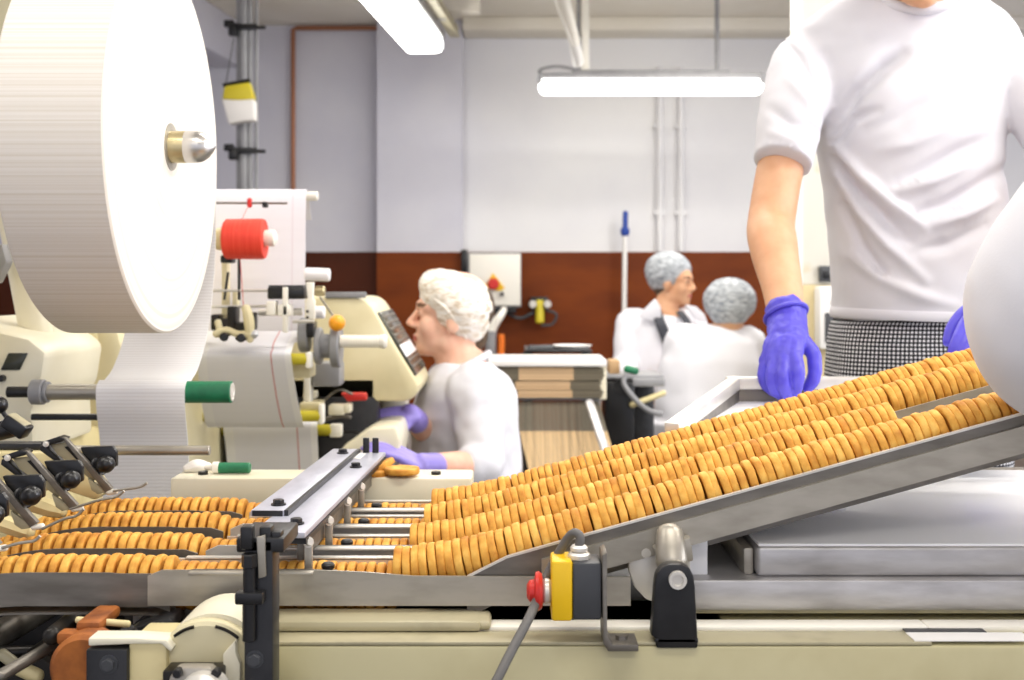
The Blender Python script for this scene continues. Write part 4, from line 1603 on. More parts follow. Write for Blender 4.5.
b = MB().cyl((-.33, 1.15, .60), (-.33, 1.45, .60), .035, 24, .004)
b.cyl((-.50, 1.2, .63), (-.50, 1.45, .63), .03, 24, .004)
each('drum', b, 'oily', t)
b = MB()
b.box(wx(52, 1.2), wx(56, 1.2), 1.2, 1.21, wz(631, 1.2), wz(627, 1.2))
b.box(wx(25, 1.25), wx(36, 1.25), 1.25, 1.26, wz(665, 1.25), wz(661, 1.25))
each('white_tag', b, 'white', t)
# ---------------------------------------------------------------- label printing machine behind the roll
WXL, WXR = -.72, -.495
t = thing('web_printer', 'label printing machine with draped white webs and red reel', 'printing machine', (-.6, 2.8, 0))
pr = t
b = MB().sheet([(-.735, -.497, 2.86, 1.20), (-.735, -.497, 2.80, 1.262), (-.735, -.497, 2.775, 1.25), (-.735, -.497, 2.765, 1.10), (-.735, -.497, 2.76, .97), (-.735, -.497, 2.755, .90)], .001, 4)
part('upper_web', b, 'webwhite', t, smooth=60)
b = MB().sheet([(WXL, -.5, 2.71, .93), (WXL, -.5, 2.64, .905), (-.705, -.497, 2.60, .893), (-.707, -.496, 2.582, .875), (-.715, -.495, 2.64, .79), (-.722, -.493, 2.70, .722), (-.722, -.493, 2.73, .700)], .001, 4)
part('middle_web', b, 'webgrey', t, smooth=60)
b = MB().sheet([(-.724, -.489, 2.95, .70), (-.724, -.489, 2.90, .693), (-.724, -.489, 2.885, .676), (-.72, -.488, 2.895, .62), (-.715, -.486, 2.91, .50)], .001, 4)
part('lower_web', b, 'webgrey', t, smooth=60)
part('top_tube', MB().cyl((-.78, 2.80, wz(196, 2.8)), (wx(318, 2.8), 2.80, wz(196, 2.8)), .011, 16, .002), 'whiteplastic', t)
for (px0, px1, py, Y, r, m) in ((150, 308, 359, 2.61, .0135, 'yroller'), (150, 321, 416, 2.745, .0135, 'yroller'), (150, 332, 430, 2.92, .0145, 'yroller')):
    part('roller', MB().cyl((wx(px0, Y), Y, wz(py, Y)), (wx(px1, Y), Y, wz(py, Y)), r, 20, .002), m, t)
for (x0, x1, y0, y1, Y) in ((306, 312, 352, 368, 2.61), (319, 324, 404, 424, 2.745), (330, 342, 424, 437, 2.92)):
    part('roller_end', MB().box(wx(x0, Y), wx(x1, Y), Y - .012, Y + .02, wz(y1, Y), wz(y0, Y), .004), 'whiteplastic', t)
b = MB().box(wx(293, 2.68), wx(313, 2.68), 2.65, 2.72, wz(377, 2.68), wz(363, 2.68), .004)
b.box(wx(301, 2.78), wx(321, 2.78), 2.76, 2.84, wz(411, 2.78), wz(402, 2.78), .004)
each('side_block', b, 'cream', t)
b = MB().box(wx(305, 2.8), wx(312, 2.8), 2.78, 2.82, wz(402, 2.8), wz(370, 2.8), .003)
part('strut', b, 'whiteplastic', t)
# frame behind and below
b = MB().box(-.86, -.735, 2.55, 2.95, 0, 1.22, .01)
part('side_frame', b, 'cream', t)
b = MB().box(-.735, -.35, 2.98, 3.06, 0, .80, .01)
part('rear_frame', b, 'black', t)
b = MB().box(-.735, wx(360, 2.96), 2.93, 3.0, .40, wz(432, 2.95), .01)
part('lower_frame', b, 'oily', t)
# red reel with white core knob, post
Y = 2.56
zc = wz(239, Y)
b = MB().lathe([(0, .0), (0, .040), (.004, .0445), (.083, .0455), (.089, .043), (.089, .018)], (wx(225, Y), Y, zc), (1, .0, .0), 36)
o = part('red_reel', b, 'redthread', t)
b = MB().lathe([(0, .017), (.012, .019), (.024, .018), (.028, .010), (.028, 0)], (wx(264, Y), Y, zc + .002), (1, 0, 0), 20)
part('reel_hub', b, 'whiteplastic', t)
b = MB().lathe([(0, .024), (.014, .026), (.016, .020)], (wx(217, Y), Y, zc), (1, 0, 0), 20)
part('reel_flange', b, 'creamworn', t)
b = MB().cyl((wx(237, Y), Y + .02, wz(300, Y)), (wx(237, Y), Y + .02, wz(258, Y)), .0035, 10)
b.cyl((wx(222, Y), Y + .02, wz(300, Y)), (wx(226, Y), Y + .02, wz(272, Y)), .003, 8)
b.box(wx(220, Y), wx(232, Y), Y, Y + .04, wz(263, Y), wz(255, Y), .004)
part('reel_post', b, 'black', t)
b = MB().cyl((-.73, Y + .06, wz(201, Y)), (wx(282, Y), Y + .06, wz(201.5, Y)), .0026, 8)
part('thread_rod', b, 'steeldark', t)
b = MB()
b.limb([(wx(243.5, Y), Y + .06, wz(204, Y)), (wx(243.5, Y), Y + .06, wz(198, Y))], [.006, .006], seg=10)
part('red_guide', b, 'red', t)
b = MB().box(wx(257, Y), wx(262, Y), Y + .05, Y + .07, wz(206, Y), wz(200, Y), .002)
part('black_guide', b, 'blackplastic', t)
b = MB().tube([(wx(243.5, Y), Y + .05, wz(204, Y)), (wx(241, Y), Y - .046, wz(232, Y))], .0007, 5, 0)
b.tube([(wx(240, Y), Y, wz(256, Y)), (wx(243, Y), Y, wz(300, Y)), (wx(244, Y), Y, wz(310, Y))], .0008, 5, 0)
each('thread', b, 'red', t)
# crossbars, clamps, black block
Y = 2.58
b = MB()
b.cyl((-.73, Y, wz(290.5, Y)), (wx(268, Y), Y, wz(290.5, Y)), .0035, 10)
b.cyl((-.73, Y, wz(307, Y)), (wx(275, Y), Y, wz(306, Y)), .0035, 10)
b.cyl((wx(256, Y), Y + .03, wz(313, Y)), (wx(300, Y), Y + .03, wz(312, Y)), .0085, 14)
b.cyl((wx(290, Y), Y + .03, wz(322, Y)), (wx(312, Y), Y + .03, wz(322, Y)), .004, 8)
each('cross_rod', b, 'steelbright', t)
b = MB().box(wx(269, Y), wx(306, Y), Y - .02, Y + .04, wz(299, Y), wz(287, Y), .004)
part('black_block', b, 'blackplastic', t)
b = MB().box(wx(270, Y), wx(305, Y), Y - .018, Y + .038, wz(287.5, Y), wz(285, Y), .002)
part('block_cover', b, 'darkgrey', t)
b = MB().box(wx(285, Y), wx(290, Y), Y - .03, Y - .018, wz(332, Y), wz(287, Y), .002)
b.box(wx(280, Y), wx(293, Y), Y - .03, Y + .01, wz(316, Y), wz(304, Y), .004)
b.box(wx(269, Y), wx(278, Y), Y - .03, Y + .01, wz(315, Y), wz(301, Y), .003)
part('clamp', b, 'whiteplastic', t)
b = MB().prism([(wx(px, Y), wz(py, Y)) for px, py in ((308, 282), (316, 282), (315, 298), (317, 300), (317, 319), (308, 319), (308, 300), (310, 298))], 'y', Y - .03, Y - .016, .002)
part('side_clamp', b, 'whiteplastic', t)
b = MB()
for py in (311, 317):
    b.cyl((wx(310, Y), Y - .034, wz(py, Y)), (wx(310, Y), Y - .028, wz(py, Y)), .003, 10)
each('clamp_hole', b, 'blackplastic', t)
# printing head mechanism
b = MB()
for (x0, x1, y0, y1) in ((214, 222, 314, 330), (222, 232, 318, 336), (230, 238, 306, 334), (238, 250, 322, 340), (248, 256, 312, 330)):
    b.box(wx(x0, Y), wx(x1, Y), Y - .03, Y + .02, wz(y1, Y), wz(y0, Y), .004)
part('print_head', b, 'oily', t)
b = MB()
b.limb([at(216, 334, Y - .04), at(226, 330, Y - .04), at(238, 334, Y - .04), at(250, 334, Y - .04)], [.009, .008, .008, .01], seg=10)
b.limb([at(246, 308, Y - .04), at(249, 322, Y - .04), at(250, 340, Y - .04)], [.01, .012, .008], seg=10)
b.limb([at(218, 322, Y - .035), at(221, 336, Y - .035)], [.008, .007], seg=10)
each('head_bracket', b, 'cream', t)
b = MB()
for px, py in ((224, 337), (241, 338)):
    b.cyl(at(px, py, Y - .055), at(px, py, Y - .03), .010, 14, .003)
each('head_wheel', b, 'blackplastic', t)
part('head_knob', MB().lathe([(0, .008), (.008, .011), (.016, .009), (.018, 0)], at(252, 334, Y - .03), (.5, -.8, 0), 16), 'chrome', t)
b = MB().box(wx(218, Y), wx(224, Y), Y + .03, Y + .06, wz(320, Y), wz(262, Y), .003)
b.box(wx(229, Y), wx(234, Y), Y + .03, Y + .06, wz(320, Y), wz(290, Y), .003)
each('upright', b, 'cream', t)
# tubes to the right, handle with orange ball
Y = 2.72
b = MB().cyl((wx(305, Y), Y, wz(274, Y)), (wx(330, Y), Y, wz(275, Y)), .0155, 20, .003)
b.cyl((wx(312, Y), Y - .03, wz(312, Y)), (wx(327, Y), Y - .03, wz(312, Y)), .0150, 18, .003)
each('end_tube', b, 'aluwhite', t)
b = MB().cyl((wx(315, Y), Y, wz(291, Y)), (wx(325, Y), Y, wz(291, Y)), .0125, 18, .003)
part('bush', b, 'brass', t)
b = MB().cyl(at(320, 297, 2.66), at(334, 317, 2.62), .0024, 8)
part('handle_rod', b, 'steeldark', t)
part('ball_knob', MB().ball(at(337, 323, 2.61), .0190), 'orange', t)
Y = 2.66
b = MB()
for (x0, x1, r, py) in ((300, 310, .040, 335), (316, 322, .043, 346), (332, 341, .050, 346)):
    b.cyl((wx(x0, Y), Y, wz(py, Y)), (wx(x1, Y), Y, wz(py, Y)), r, 32, .003)
b.cyl((wx(322, Y), Y, wz(346, Y)), (wx(332, Y), Y, wz(346, Y)), .028, 24)
part('hand_wheel', b, 'grey', t)
b = MB().box(wx(309, Y), wx(316, Y), Y - .04, Y + .02, wz(337, Y), wz(321, Y), .004)
part('wheel_block', b, 'blackplastic', t)
b = MB()
n = 16
xa, xb = wx(342, Y), wx(381, Y)
prof = []
for i in range(n):
    a = (xb - xa) * i / n
    prof += [(a, .0155), (a + (xb - xa) / n * .5, .0125)]
prof += [(xb - xa, .0155), (xb - xa + .01, .017), (xb - xa + .016, .012), (xb - xa + .016, 0)]
b.lathe(prof, (xa, Y - .02, wz(341, Y)), (1, 0, 0), 20)
part('threaded_spindle', b, 'whiteplastic', t)
b = MB().box(wx(313, 2.8), wx(341, 2.8), 2.78, 2.86, wz(386, 2.8), wz(362, 2.8), .006)
part('grey_block', b, 'grey', t)
# dark bay with red piece
b = MB().box(wx(306, 3.1), wx(374, 3.1), 3.08, 3.2, .45, wz(386, 3.1), .01)
part('dark_bay', b, 'blackplastic', t)
Y = 2.86
b = MB().prism([(wx(px, Y), wz(py, Y)) for px, py in ((341, 393), (366, 393), (367, 400), (348, 401))], 'y', Y - .01, Y + .02, .003)
part('red_piece', b, 'red', t)
b = MB()
b.box(wx(330, Y), wx(346, Y), Y - .03, Y + .02, wz(414, Y), wz(404, Y), .004)
b.box(wx(345, Y), wx(352, Y), Y - .03, Y + .02, wz(412, Y), wz(403, Y), .004)
b.box(wx(305, Y), wx(317, Y), Y - .03, Y + .02, wz(398, Y), wz(391, Y), .004)
each('cream_block', b, 'creamlight', t)
b = MB().limb([at(322, 420, Y), at(340, 416, Y), at(350, 417, Y)], [.006, .006, .005], seg=10)
b.limb([at(352, 394, Y - .02), at(338, 390, Y - .02), at(322, 402, Y - .02)], [.003, .003, .003], seg=8)
each('linkage', b, 'steeldark', t)

# ---------------------------------------------------------------- rounded cream machine with key panel
t = thing('packing_machine', 'rounded cream packing machine with slanted key panel before the hairnetted worker', 'machine', (-.42, 3.1, 0))
Y0, Y1 = 2.98, 3.36
b = MB()
prof = [(-.70, .20), (-.70, .985), (-.68, 1.005), (-.40, 1.005), (-.378, .998), (-.362, .980), (-.30, .872), (-.246, .785), (-.242, .765), (-.252, .745), (-.27, .735), (-.70, .735)]
b.prism(prof[1:], 'y', Y0, Y1, .012)
b.box(-.70, -.345, 3.22, 3.33, .5, .74, .01)
part('housing', b, 'cream', t)
# slanted panel on the right face
pa, pb = Vector((-.362, 0, .980)), Vector((-.235, 0, .765))
dv = (pb - pa).normalized()
nv = Vector((-dv.z, 0, dv.x))
if nv.x < 0:
    nv = -nv
c = pa.lerp(pb, .46) + Vector((0, (Y0 + Y1) / 2 - .0, 0))
b = MB().obox(c + nv * .002, dv, Vector((0, 1, 0)), nv, .096, .165, .004, .002)
o = part('key_panel', b, 'screen', t)
for i in range(9):
    if i in (5, 6):
        continue
    q = c + dv * (-.080 + i * .019) + nv * .006
    part('key_row', MB().obox(q, dv, Vector((0, 1, 0)), nv, .0036, .145, .002, .0008), 'steeldark', o)
q = c + dv * .0245 + nv * .006
part('display', MB().obox(q, dv, Vector((0, 1, 0)), nv, .018, .15, .0015, .0008), 'aluwhite', o)
b = MB().box(wx(325, Y0), wx(366, Y0), Y0 - .004, Y0 + .01, wz(298, Y0), wz(292, Y0), .002)
part('top_slot', b, 'grey', t)
b = MB().prism([(wx(px, 3.0), wz(py, 3.0)) for px, py in ((374, 390), (396, 386), (404, 396), (400, 425), (374, 425))], 'y', 3.16, 3.22, .014)
part('front_shelf', b, 'creamlight', t)
b = MB().prism([(wx(px, 2.9), wz(py, 2.9)) for px, py in ((342, 447), (372, 426), (398, 424), (402, 440), (398, 470), (343, 468))], 'y', 2.86, 3.1, .012)
part('hand_rest', b, 'creamlight', t)
part('base', MB().box(-.66, -.36, 3.18, 3.34, 0, .5, .01), 'creamworn', t)

# ---------------------------------------------------------------- carton stand
Y = 4.2
t = thing('carton_stand', 'white topped stand holding bundles of flat cartons', 'stand', (wx(550, Y), Y, 0))
b = MB().box(wx(488, Y), wx(607, Y), Y, Y + .32, wz(366.5, Y), wz(360, Y), .004)
part('top', b, 'white', t)
b = MB().box(wx(600, Y), wx(607, Y), Y + .02, Y + .04, wz(400, Y), wz(366, Y), .002)
part('side_plate', b, 'zip' if 0 else 'creamlight', t)
b = MB().box(wx(497, Y), wx(604, Y), Y + .05, Y + .30, wz(402, Y), wz(398.5, Y), .003)
part('shelf', b, 'grey', t)
b = MB()
for px in (500, 603):
    b.box(wx(px, Y) - .012, wx(px, Y) + .012, Y + .26, Y + .30, 0, wz(366, Y))
each('leg', b, 'grey', t)
b = MB().limb([at(589, 401, Y - .02), at(612, 470, Y - .30)], [(.016, .008)] * 2, seg=8)
part('slide_rail', b, 'alu', t)
x0, x1 = wx(498, Y), wx(604, Y)
cw = x1 - x0
bm_ = bands_mat('printed_carton_edges', 0, [(-9, (112, 104, 86)), (-.118, (208, 176, 136)), (.083, (112, 104, 86))], 90)
for i, (ya, yb2, sh, lb) in enumerate(((380.5, 368, 0, 'top bundle of flat printed cartons under the white top'), (390, 381.5, -.012, 'middle bundle of flat printed cartons under the white top'), (398, 390.6, -.004, 'bottom bundle of flat printed cartons on the stand shelf'))):
    xc = (x0 + x1) / 2 + sh
    b = MB()
    n = 7 if i == 0 else 5
    za, zt = wz(ya, Y), wz(yb2, Y)
    for k in range(n):
        j = rnd.uniform(-.004, .004)
        b.box(xc - cw / 2 + j, xc + cw / 2 + j, Y + .01 + rnd.uniform(0, .006), Y + .29, za + (zt - za) * k / n + .0004, za + (zt - za) * (k + 1) / n - .0004)
    solo('carton_bundle', b, bm_, lb, 'cartons', (xc, Y + .15, za), 'bundles of flat cartons')
# leaning magazine of cartons standing on edge
bm2 = bands_mat('leaning_carton_edges', 2, [(-9, (206, 176, 132)), (.0, (116, 108, 92))], 70)
pA, pB = at(513, 402, Y), at(600, 402, Y)
b = MB()
n = 46
for k in range(n):
    tt = k / n
    xk0, xk1 = pA.x + (pB.x - pA.x) * tt, pA.x + (pB.x - pA.x) * (tt + .82 / n)
    y0 = Y + .04
    z0 = pA.z - .004
    ln = .30 + rnd.uniform(-.004, .004)
    dirv = Vector((.075, -.28, -ln))
    vs = []
    for (xx, yy) in ((xk0, y0), (xk1, y0), (xk1, y0 + .03), (xk0, y0 + .03)):
        vs.append(Vector((xx, yy, z0)))
    vs += [v + dirv for v in vs]
    b.add(vs, [(0, 1, 2, 3)[::-1], (4, 5, 6, 7), (0, 1, 5, 4), (1, 2, 6, 5), (2, 3, 7, 6), (3, 0, 4, 7)][::1])
solo('leaning_cartons', b, bm2, 'slanted pack of flat cartons standing on edge below the bundles', 'cartons', (0, Y, wz(433, Y - .1)), smooth=0)
# things on a dark table behind the stand
Y = 5.0
t = thing('packing_table', 'dark table behind the carton stand', 'table', (wx(558, Y), Y, 0))
part('top', MB().box(wx(525, Y), wx(592, Y), Y, Y + .35, wz(353, Y), wz(350, Y), .004), 'blackplastic', t)
b = MB()
for px in (528, 588):
    b.box(wx(px, Y) - .02, wx(px, Y) + .02, Y + .1, Y + .14, 0, wz(353, Y))
each('leg', b, 'black', t)
solo('dark_tray', MB().limb([at(530, 348, Y + .1), at(552, 347.5, Y + .1)], [(.05, .013)] * 2, seg=12, side=(0, 1, 0)), 'darkgrey', 'dark tray lying on the table behind the cartons', 'tray', at(541, 350, Y + .1))
solo('white_dish', MB().lathe([(0, .04), (.008, .075), (.022, .09), (.02, .085), (.008, .03)], at(572, 350, Y + .12) , (0, 0, 1), 24), 'white', 'white dish on the table behind the cartons', 'dish', at(572, 350, Y + .12))

# ---------------------------------------------------------------- dark packing bench by the far workers
Y = 4.75
t = thing('packing_bench', 'black packing bench in front of the two far workers', 'bench', (wx(640, Y), Y, 0))
b = MB().box(wx(600, Y), wx(664, Y), Y, Y + .25, wz(379, Y), wz(375, Y), .006)
part('top', b, 'grey', t)
b = MB().box(wx(605, Y), wx(634, Y), Y - .02, Y + .2, wz(452, Y), wz(381, Y), .01)
part('cabinet', b, 'blackplastic', t)
b = MB().box(wx(634, Y), wx(658, Y), Y + .12, Y + .2, 0, wz(381, Y), .01)
b.box(wx(605, Y), wx(634, Y), Y, Y + .2, 0, wz(452, Y), .01)
part('back_panel', b, 'black', t)
b = MB().box(wx(632, Y), wx(664, Y), Y - .03, Y + .0, wz(386, Y), wz(378, Y), .005)
part('front_rail', b, 'grey', t)
b = MB().limb([at(632, 405, Y - .04), at(664, 393, Y - .04)], [(.018, .012)] * 2, seg=8)
part('cream_strut', b, 'creamworn', t)
b = MB().tube([at(626, 374, Y - .05), at(624, 384, Y - .06), at(634, 398, Y - .07), at(648, 410, Y - .07), at(662, 414, Y - .06)], .011)
part('hose', b, 'grey', t)
b = MB().lathe([(0, .034), (.012, .034), (.012, .022)], at(621, 387, Y - .02), (0, -1, 0), 20)
part('round_port', b, 'black', t)
solo('green_piece', MB().limb([at(627, 369, Y + .02), at(636, 371, Y + .02)], [.017, .015], seg=12), 'green', 'small green piece on the packing bench edge', 'clip', at(630, 373, Y + .02))  # small green piece of unknown use
solo('small_tan_box', MB().box(wx(610, Y), wx(621, Y), Y + .05, Y + .15, wz(374.8, Y), wz(361, Y), .006), 'board', 'small tan carton on the left end of the packing bench', 'carton', at(615, 374.8, Y + .1))

# ---------------------------------------------------------------- steel rimmed tray behind the sloping rows
t = thing('rimmed_tray', 'steel rimmed tray behind the biscuit rows by the purple glove', 'tray', (.42, 1.7, .8))
zr = .880
def rim(p0, p1, w=.011, h=.010):
    p0, p1 = Vector(p0), Vector(p1)
    d_ = (p1 - p0).normalized()
    s_ = d_.cross(Vector((0, 0, 1))).normalized()
    u_ = s_.cross(d_)
    return MB().obox((p0 + p1) / 2, d_, s_, u_, (p1 - p0).length / 2 + w, w, h, .003)
cA = Vector((wx(735, 1.90), 1.90, zr))
cB = Vector((.72, 1.90, zr))
cC = Vector((wx(674, 1.585), 1.585, zr - .034))
part('rear_rim', rim(cA, cB, .014), 'steelbright', t)
part('side_rim', rim(cA, cC), 'steelbright', t)
b = MB()
for p_, q_ in ((cA, cB), (cA, cC)):
    o_ = Vector((.006, -.006, 0))
    b.add([p_ + o_ + Vector((0, 0, -.005)), q_ + o_ + Vector((0, 0, -.005)), q_ + o_ + Vector((0, 0, -.036)), p_ + o_ + Vector((0, 0, -.036)),
           p_ + Vector((0, 0, -.005)), q_ + Vector((0, 0, -.005)), q_ + Vector((0, 0, -.036)), p_ + Vector((0, 0, -.036))],
          [(0, 1, 2, 3), (7, 6, 5, 4), (0, 4, 5, 1), (3, 2, 6, 7), (0, 3, 7, 4), (1, 5, 6, 2)])
each('side_wall', b, 'steeldark', t)
b = MB().add([(cA.x + .005, cA.y - .005, zr - .03), (cB.x, cB.y - .005, zr - .03), (cB.x, cC.y, zr - .05), (cC.x + .005, cC.y, zr - .05),
              (cA.x + .005, cA.y - .005, zr - .034), (cB.x, cB.y - .005, zr - .034), (cB.x, cC.y, zr - .054), (cC.x + .005, cC.y, zr - .054)],
             [(0, 1, 2, 3), (7, 6, 5, 4), (0, 4, 5, 1), (1, 5, 6, 2), (2, 6, 7, 3), (3, 7, 4, 0)])
part('floor_sheet', b, 'aluwhite', t)
b = MB()
for x, y in ((cA.x + .03, 1.87), (.70, 1.87)):
    b.cyl((x, y, 0), (x, y, zr - .034), .018, 12)
each('leg', b, 'steel', t)
# ---------------------------------------------------------------- people
def head(b, c, f, u, k=1.0, neck_to=None, neck_r=.054):
    """head pieces round c (between the ears), facing f, crown towards u; returns zones to paint"""
    f = Vector(f).normalized()
    u = Vector(u)
    u = (u - f * u.dot(f)).normalized()
    s = u.cross(f)
    c = Vector(c)
    ax = (f, s, u)

    def P(a, b_, d):
        return c + f * (a * k) + s * (b_ * k) + u * (d * k)

    def E(a, b_, d, r):
        b.ball(P(a, b_, d), tuple(q * k for q in r), ax, 24, 16)
    E(-.012, 0, .038, (.098, .077, .088))
    E(.035, 0, .03, (.058, .066, .06))
    E(.034, 0, -.045, (.058, .057, .068))
    E(.058, 0, -.088, (.034, .036, .026))
    E(.078, 0, -.100, (.016, .022, .015))
    for q in (1, -1):
        E(.06, .038 * q, -.03, (.026, .024, .032))
        E(-.004, .077 * q, -.012, (.021, .010, .033))
        E(.079, .031 * q, .002, (.014, .016, .011))
        E(.101, .013 * q, -.033, (.012, .009, .008))
        E(.0, .05 * q, -.07, (.03, .014, .03))
    b.limb([P(.089, 0, .018), P(.102, 0, -.008), P(.114, 0, -.028)], [.008 * k, .0095 * k, .0115 * k], seg=12)
    b.limb([P(.068, -.05, .02), P(.089, -.018, .026), P(.089, .018, .026), P(.068, .05, .02)], [.011 * k] * 4, seg=10)
    E(.089, 0, -.060, (.014, .024, .0065))
    E(.087, 0, -.073, (.014, .021, .0075))
    if neck_to is not None:
        b.limb([P(-.03, 0, -.03), P(-.02, 0, -.08), Vector(neck_to)], [neck_r * k * .95, neck_r * k, neck_r * 1.15 * k], seg=20)
    z = [(1, P(.098, 0, -.0665), (ax, (.016 * k, .026 * k, .0085 * k)))]
    for q in (1, -1):
        z.append((3, P(.092, .031 * q, .003), (ax, (.010 * k, .008 * k, .0038 * k))))
        z.append((2, P(.085, .034 * q, .026), (ax, (.03 * k, .024 * k, .0055 * k))))
    return z, P


def hand(b, wrist, d, back, thumb, k=1.0, curl=.5, spread=.0):
    """palm, four fingers and a thumb: d = pointing direction, back = out of the back of the hand, thumb = towards the thumb side"""
    w = Vector(wrist)
    d = Vector(d).normalized()
    n = Vector(back)
    n = (n - d * n.dot(d)).normalized()
    s = Vector(thumb)
    s = (s - d * s.dot(d) - n * s.dot(n)).normalized()

    def P(a, t, h):
        return w + d * (a * k) + s * (t * k) + n * (h * k)
    for (t, L) in ((.027, .088), (.009, .092), (-.009, .088), (-.026, .080)):
        b.limb([P(-.015, t * .55, 0), P(.03, t * .85, .002), P(L, t, .003)], [.017 * k, .0145 * k, .0105 * k], seg=12)
    b.ball(P(.05, 0, -.003), (.043 * k, .034 * k, .013 * k), (d, s, n))
    for (t, L, l1, l2, l3) in ((.028, .088, .042, .026, .02), (.0095, .092, .047, .030, .021), (-.0095, .088, .043, .027, .02), (-.0275, .080, .034, .021, .018)):
        p = [P(L, t, .003)]
        a = curl * .55
        pos = p[0].copy()
        for ln in (l1, l2, l3):
            pos = pos + (d * math.cos(a) - n * math.sin(a)) * (ln * k)
            p.append(pos.copy())
            a += curl * .75
        b.limb(p, [.0100 * k, .0098 * k, .0088 * k, .0074 * k], seg=12, sub=3)
    p = [P(.012, .022, -.006), P(.038, .046, -.014), P(.066, .056, -.022 - .01 * curl), P(.090, .054, -.026 - .02 * curl)]
    b.limb(p, [.017 * k, .0125 * k, .0112 * k, .0085 * k], seg=12, sub=3)


def seg_dist(p, a, b_):
    ab = b_ - a
    t = max(0, min(1, (p - a).dot(ab) / ab.dot(ab)))
    return (p - (a + ab * t)).length, t


# ================================================================ standing man at right
Y = 2.2
mo = Vector((.78, 2.25, 0))
fc = Vector((.755, 2.15, 1.694))
b = MB()
zones, HP = head(b, fc, (-.08, -1, -.30), (0, 0, 1), 1.12, neck_to=(.765, 2.245, 1.54), neck_r=.056)
sh = Vector((.565, 2.225, 1.475))
el = at(772, 216, 2.10)
wr = at(787, 322, 1.915)
b.limb([sh + Vector((.03, .01, -.03)), sh.lerp(el, .5) + Vector((-.0, 0, 0)), el, el.lerp(wr, .3) + Vector((-.006, 0, .004)), el.lerp(wr, .7), wr + (wr - el) * .06],
       [(.036, .04), (.043, .044), (.043, .043), (.0435, .042), (.035, .034), (.0300, .029)], seg=24)
shl = Vector((.965, 2.225, 1.475))
ell = Vector((1.05, 2.08, 1.19))
wrl = Vector((.77, 1.80, 1.02))
b.limb([shl + Vector((-.03, .01, -.03)), shl.lerp(ell, .5), ell, ell.lerp(wrl, .35), wrl], [.036, .044, .045, .043, .030], seg=20)
b.loft([(.765, 2.24, 1.52, .06, .06), (.765, 2.24, 1.49, .16, .08), (.77, 2.24, 1.40, .18, .10), (.79, 2.24, 1.20, .14, .10), (.795, 2.24, 1.0, .13, .09), (.79, 2.25, .90, .12, .09)], 32)
for q, x in ((-1, .72), (1, .87)):
    b.limb([(x, 2.25, .92), (x - q * .0, 2.24, .5), (x + q * .0, 2.25, .08)], [.062, .055, .042], seg=20)
body = fuse(b, .007, 5, mo, 'person')
paint(body, mo, zones)
man = solo('person', body, ['skin', 'lips', 'brow', 'eye'], 'standing man in white t-shirt and checked trousers, purple gloved hand on tray', 'person', mo)
for i, x in enumerate((.70, .89)):
    b = MB().limb([(x, 2.30, .05), (x, 2.2, .06), (x - .0, 2.05, .04)], [(.04, .05), (.045, .055), (.045, .035)], seg=18)
    b.box(x - .047, x + .047, 2.0, 2.35, 0, .025, .008)
    part('shoe', b, 'shoe', man)
hb = MB()
hb.ball(HP(-.02, 0, .055), (.105, .083, .088), None)
hair_me = hb
part('hair', fuse(hb, .008, 3, mo, 'hair'), 'hair', man)
part('hairnet', MB().ball(HP(-.028, 0, .075), (.112, .105, .085)), 'net', man)
# trousers in black and white check
b = MB()
b.loft([(.80, 2.25, 1.03, .130, .100), (.80, 2.25, 1.0, .142, .112), (.79, 2.25, .965, .163, .127), (.788, 2.25, .93, .166, .130), (.788, 2.25, .86, .170, .132), (.788, 2.25, .80, .168, .130), (.788, 2.25, .76, .158, .118)], 48, power=2.3)
for q, x in ((-1, .705), (1, .875)):
    b.loft([(x, 2.25, .84, .086, .12), (x + q * .003, 2.245, .70, .088, .108), (x + q * .008, 2.24, .5, .075, .085), (x + q * .01, 2.25, .25, .068, .078), (x + q * .01, 2.25, .07, .064, .074)], 36, power=2.2)
for i, v in enumerate(b.v):
    n = noise.noise(v * 9) * .006 + noise.noise(v * 22) * .003
    b.v[i] = v + Vector((n, n, 0))
part('trousers', b, 'check', man, smooth=60)

# t-shirt
b = MB()
b.loft([(.765, 2.215, 1.604, .088, .062), (.765, 2.218, 1.590, .145, .066), (.765, 2.225, 1.563, .186, .076), (.765, 2.233, 1.535, .216, .086), (.766, 2.240, 1.49, .230, .106), (.767, 2.245, 1.44, .215, .122), (.770, 2.245, 1.39, .190, .130), (.773, 2.243, 1.32, .178, .134),
        (.780, 2.242, 1.24, .172, .134), (.790, 2.242, 1.15, .171, .134), (.798, 2.243, 1.07, .171, .136), (.803, 2.245, 1.00, .172, .138), (.804, 2.245, .975, .173, .139)], 56, power=2.35)
se = at(784, 157, 2.125)
b.limb([sh + Vector((.06, .010, -.010)), sh + Vector((.012, .008, -.006)), sh.lerp(se, .5) + Vector((.0, 0, .0)), se, se + (se - sh).normalized() * .014], [(.054, .062), (.064, .068), (.061, .064), (.0535, .056), (.056, .058)], seg=28, cap=False)
sel = shl.lerp(ell, .72)
b.limb([shl + Vector((-.06, .010, -.010)), shl + Vector((-.008, .008, -.020)), shl.lerp(sel, .5), sel], [(.050, .060), (.062, .066), (.060, .062), (.055, .058)], seg=28, cap=False)


def W(px, py):
    return at(px, py, 2.12)


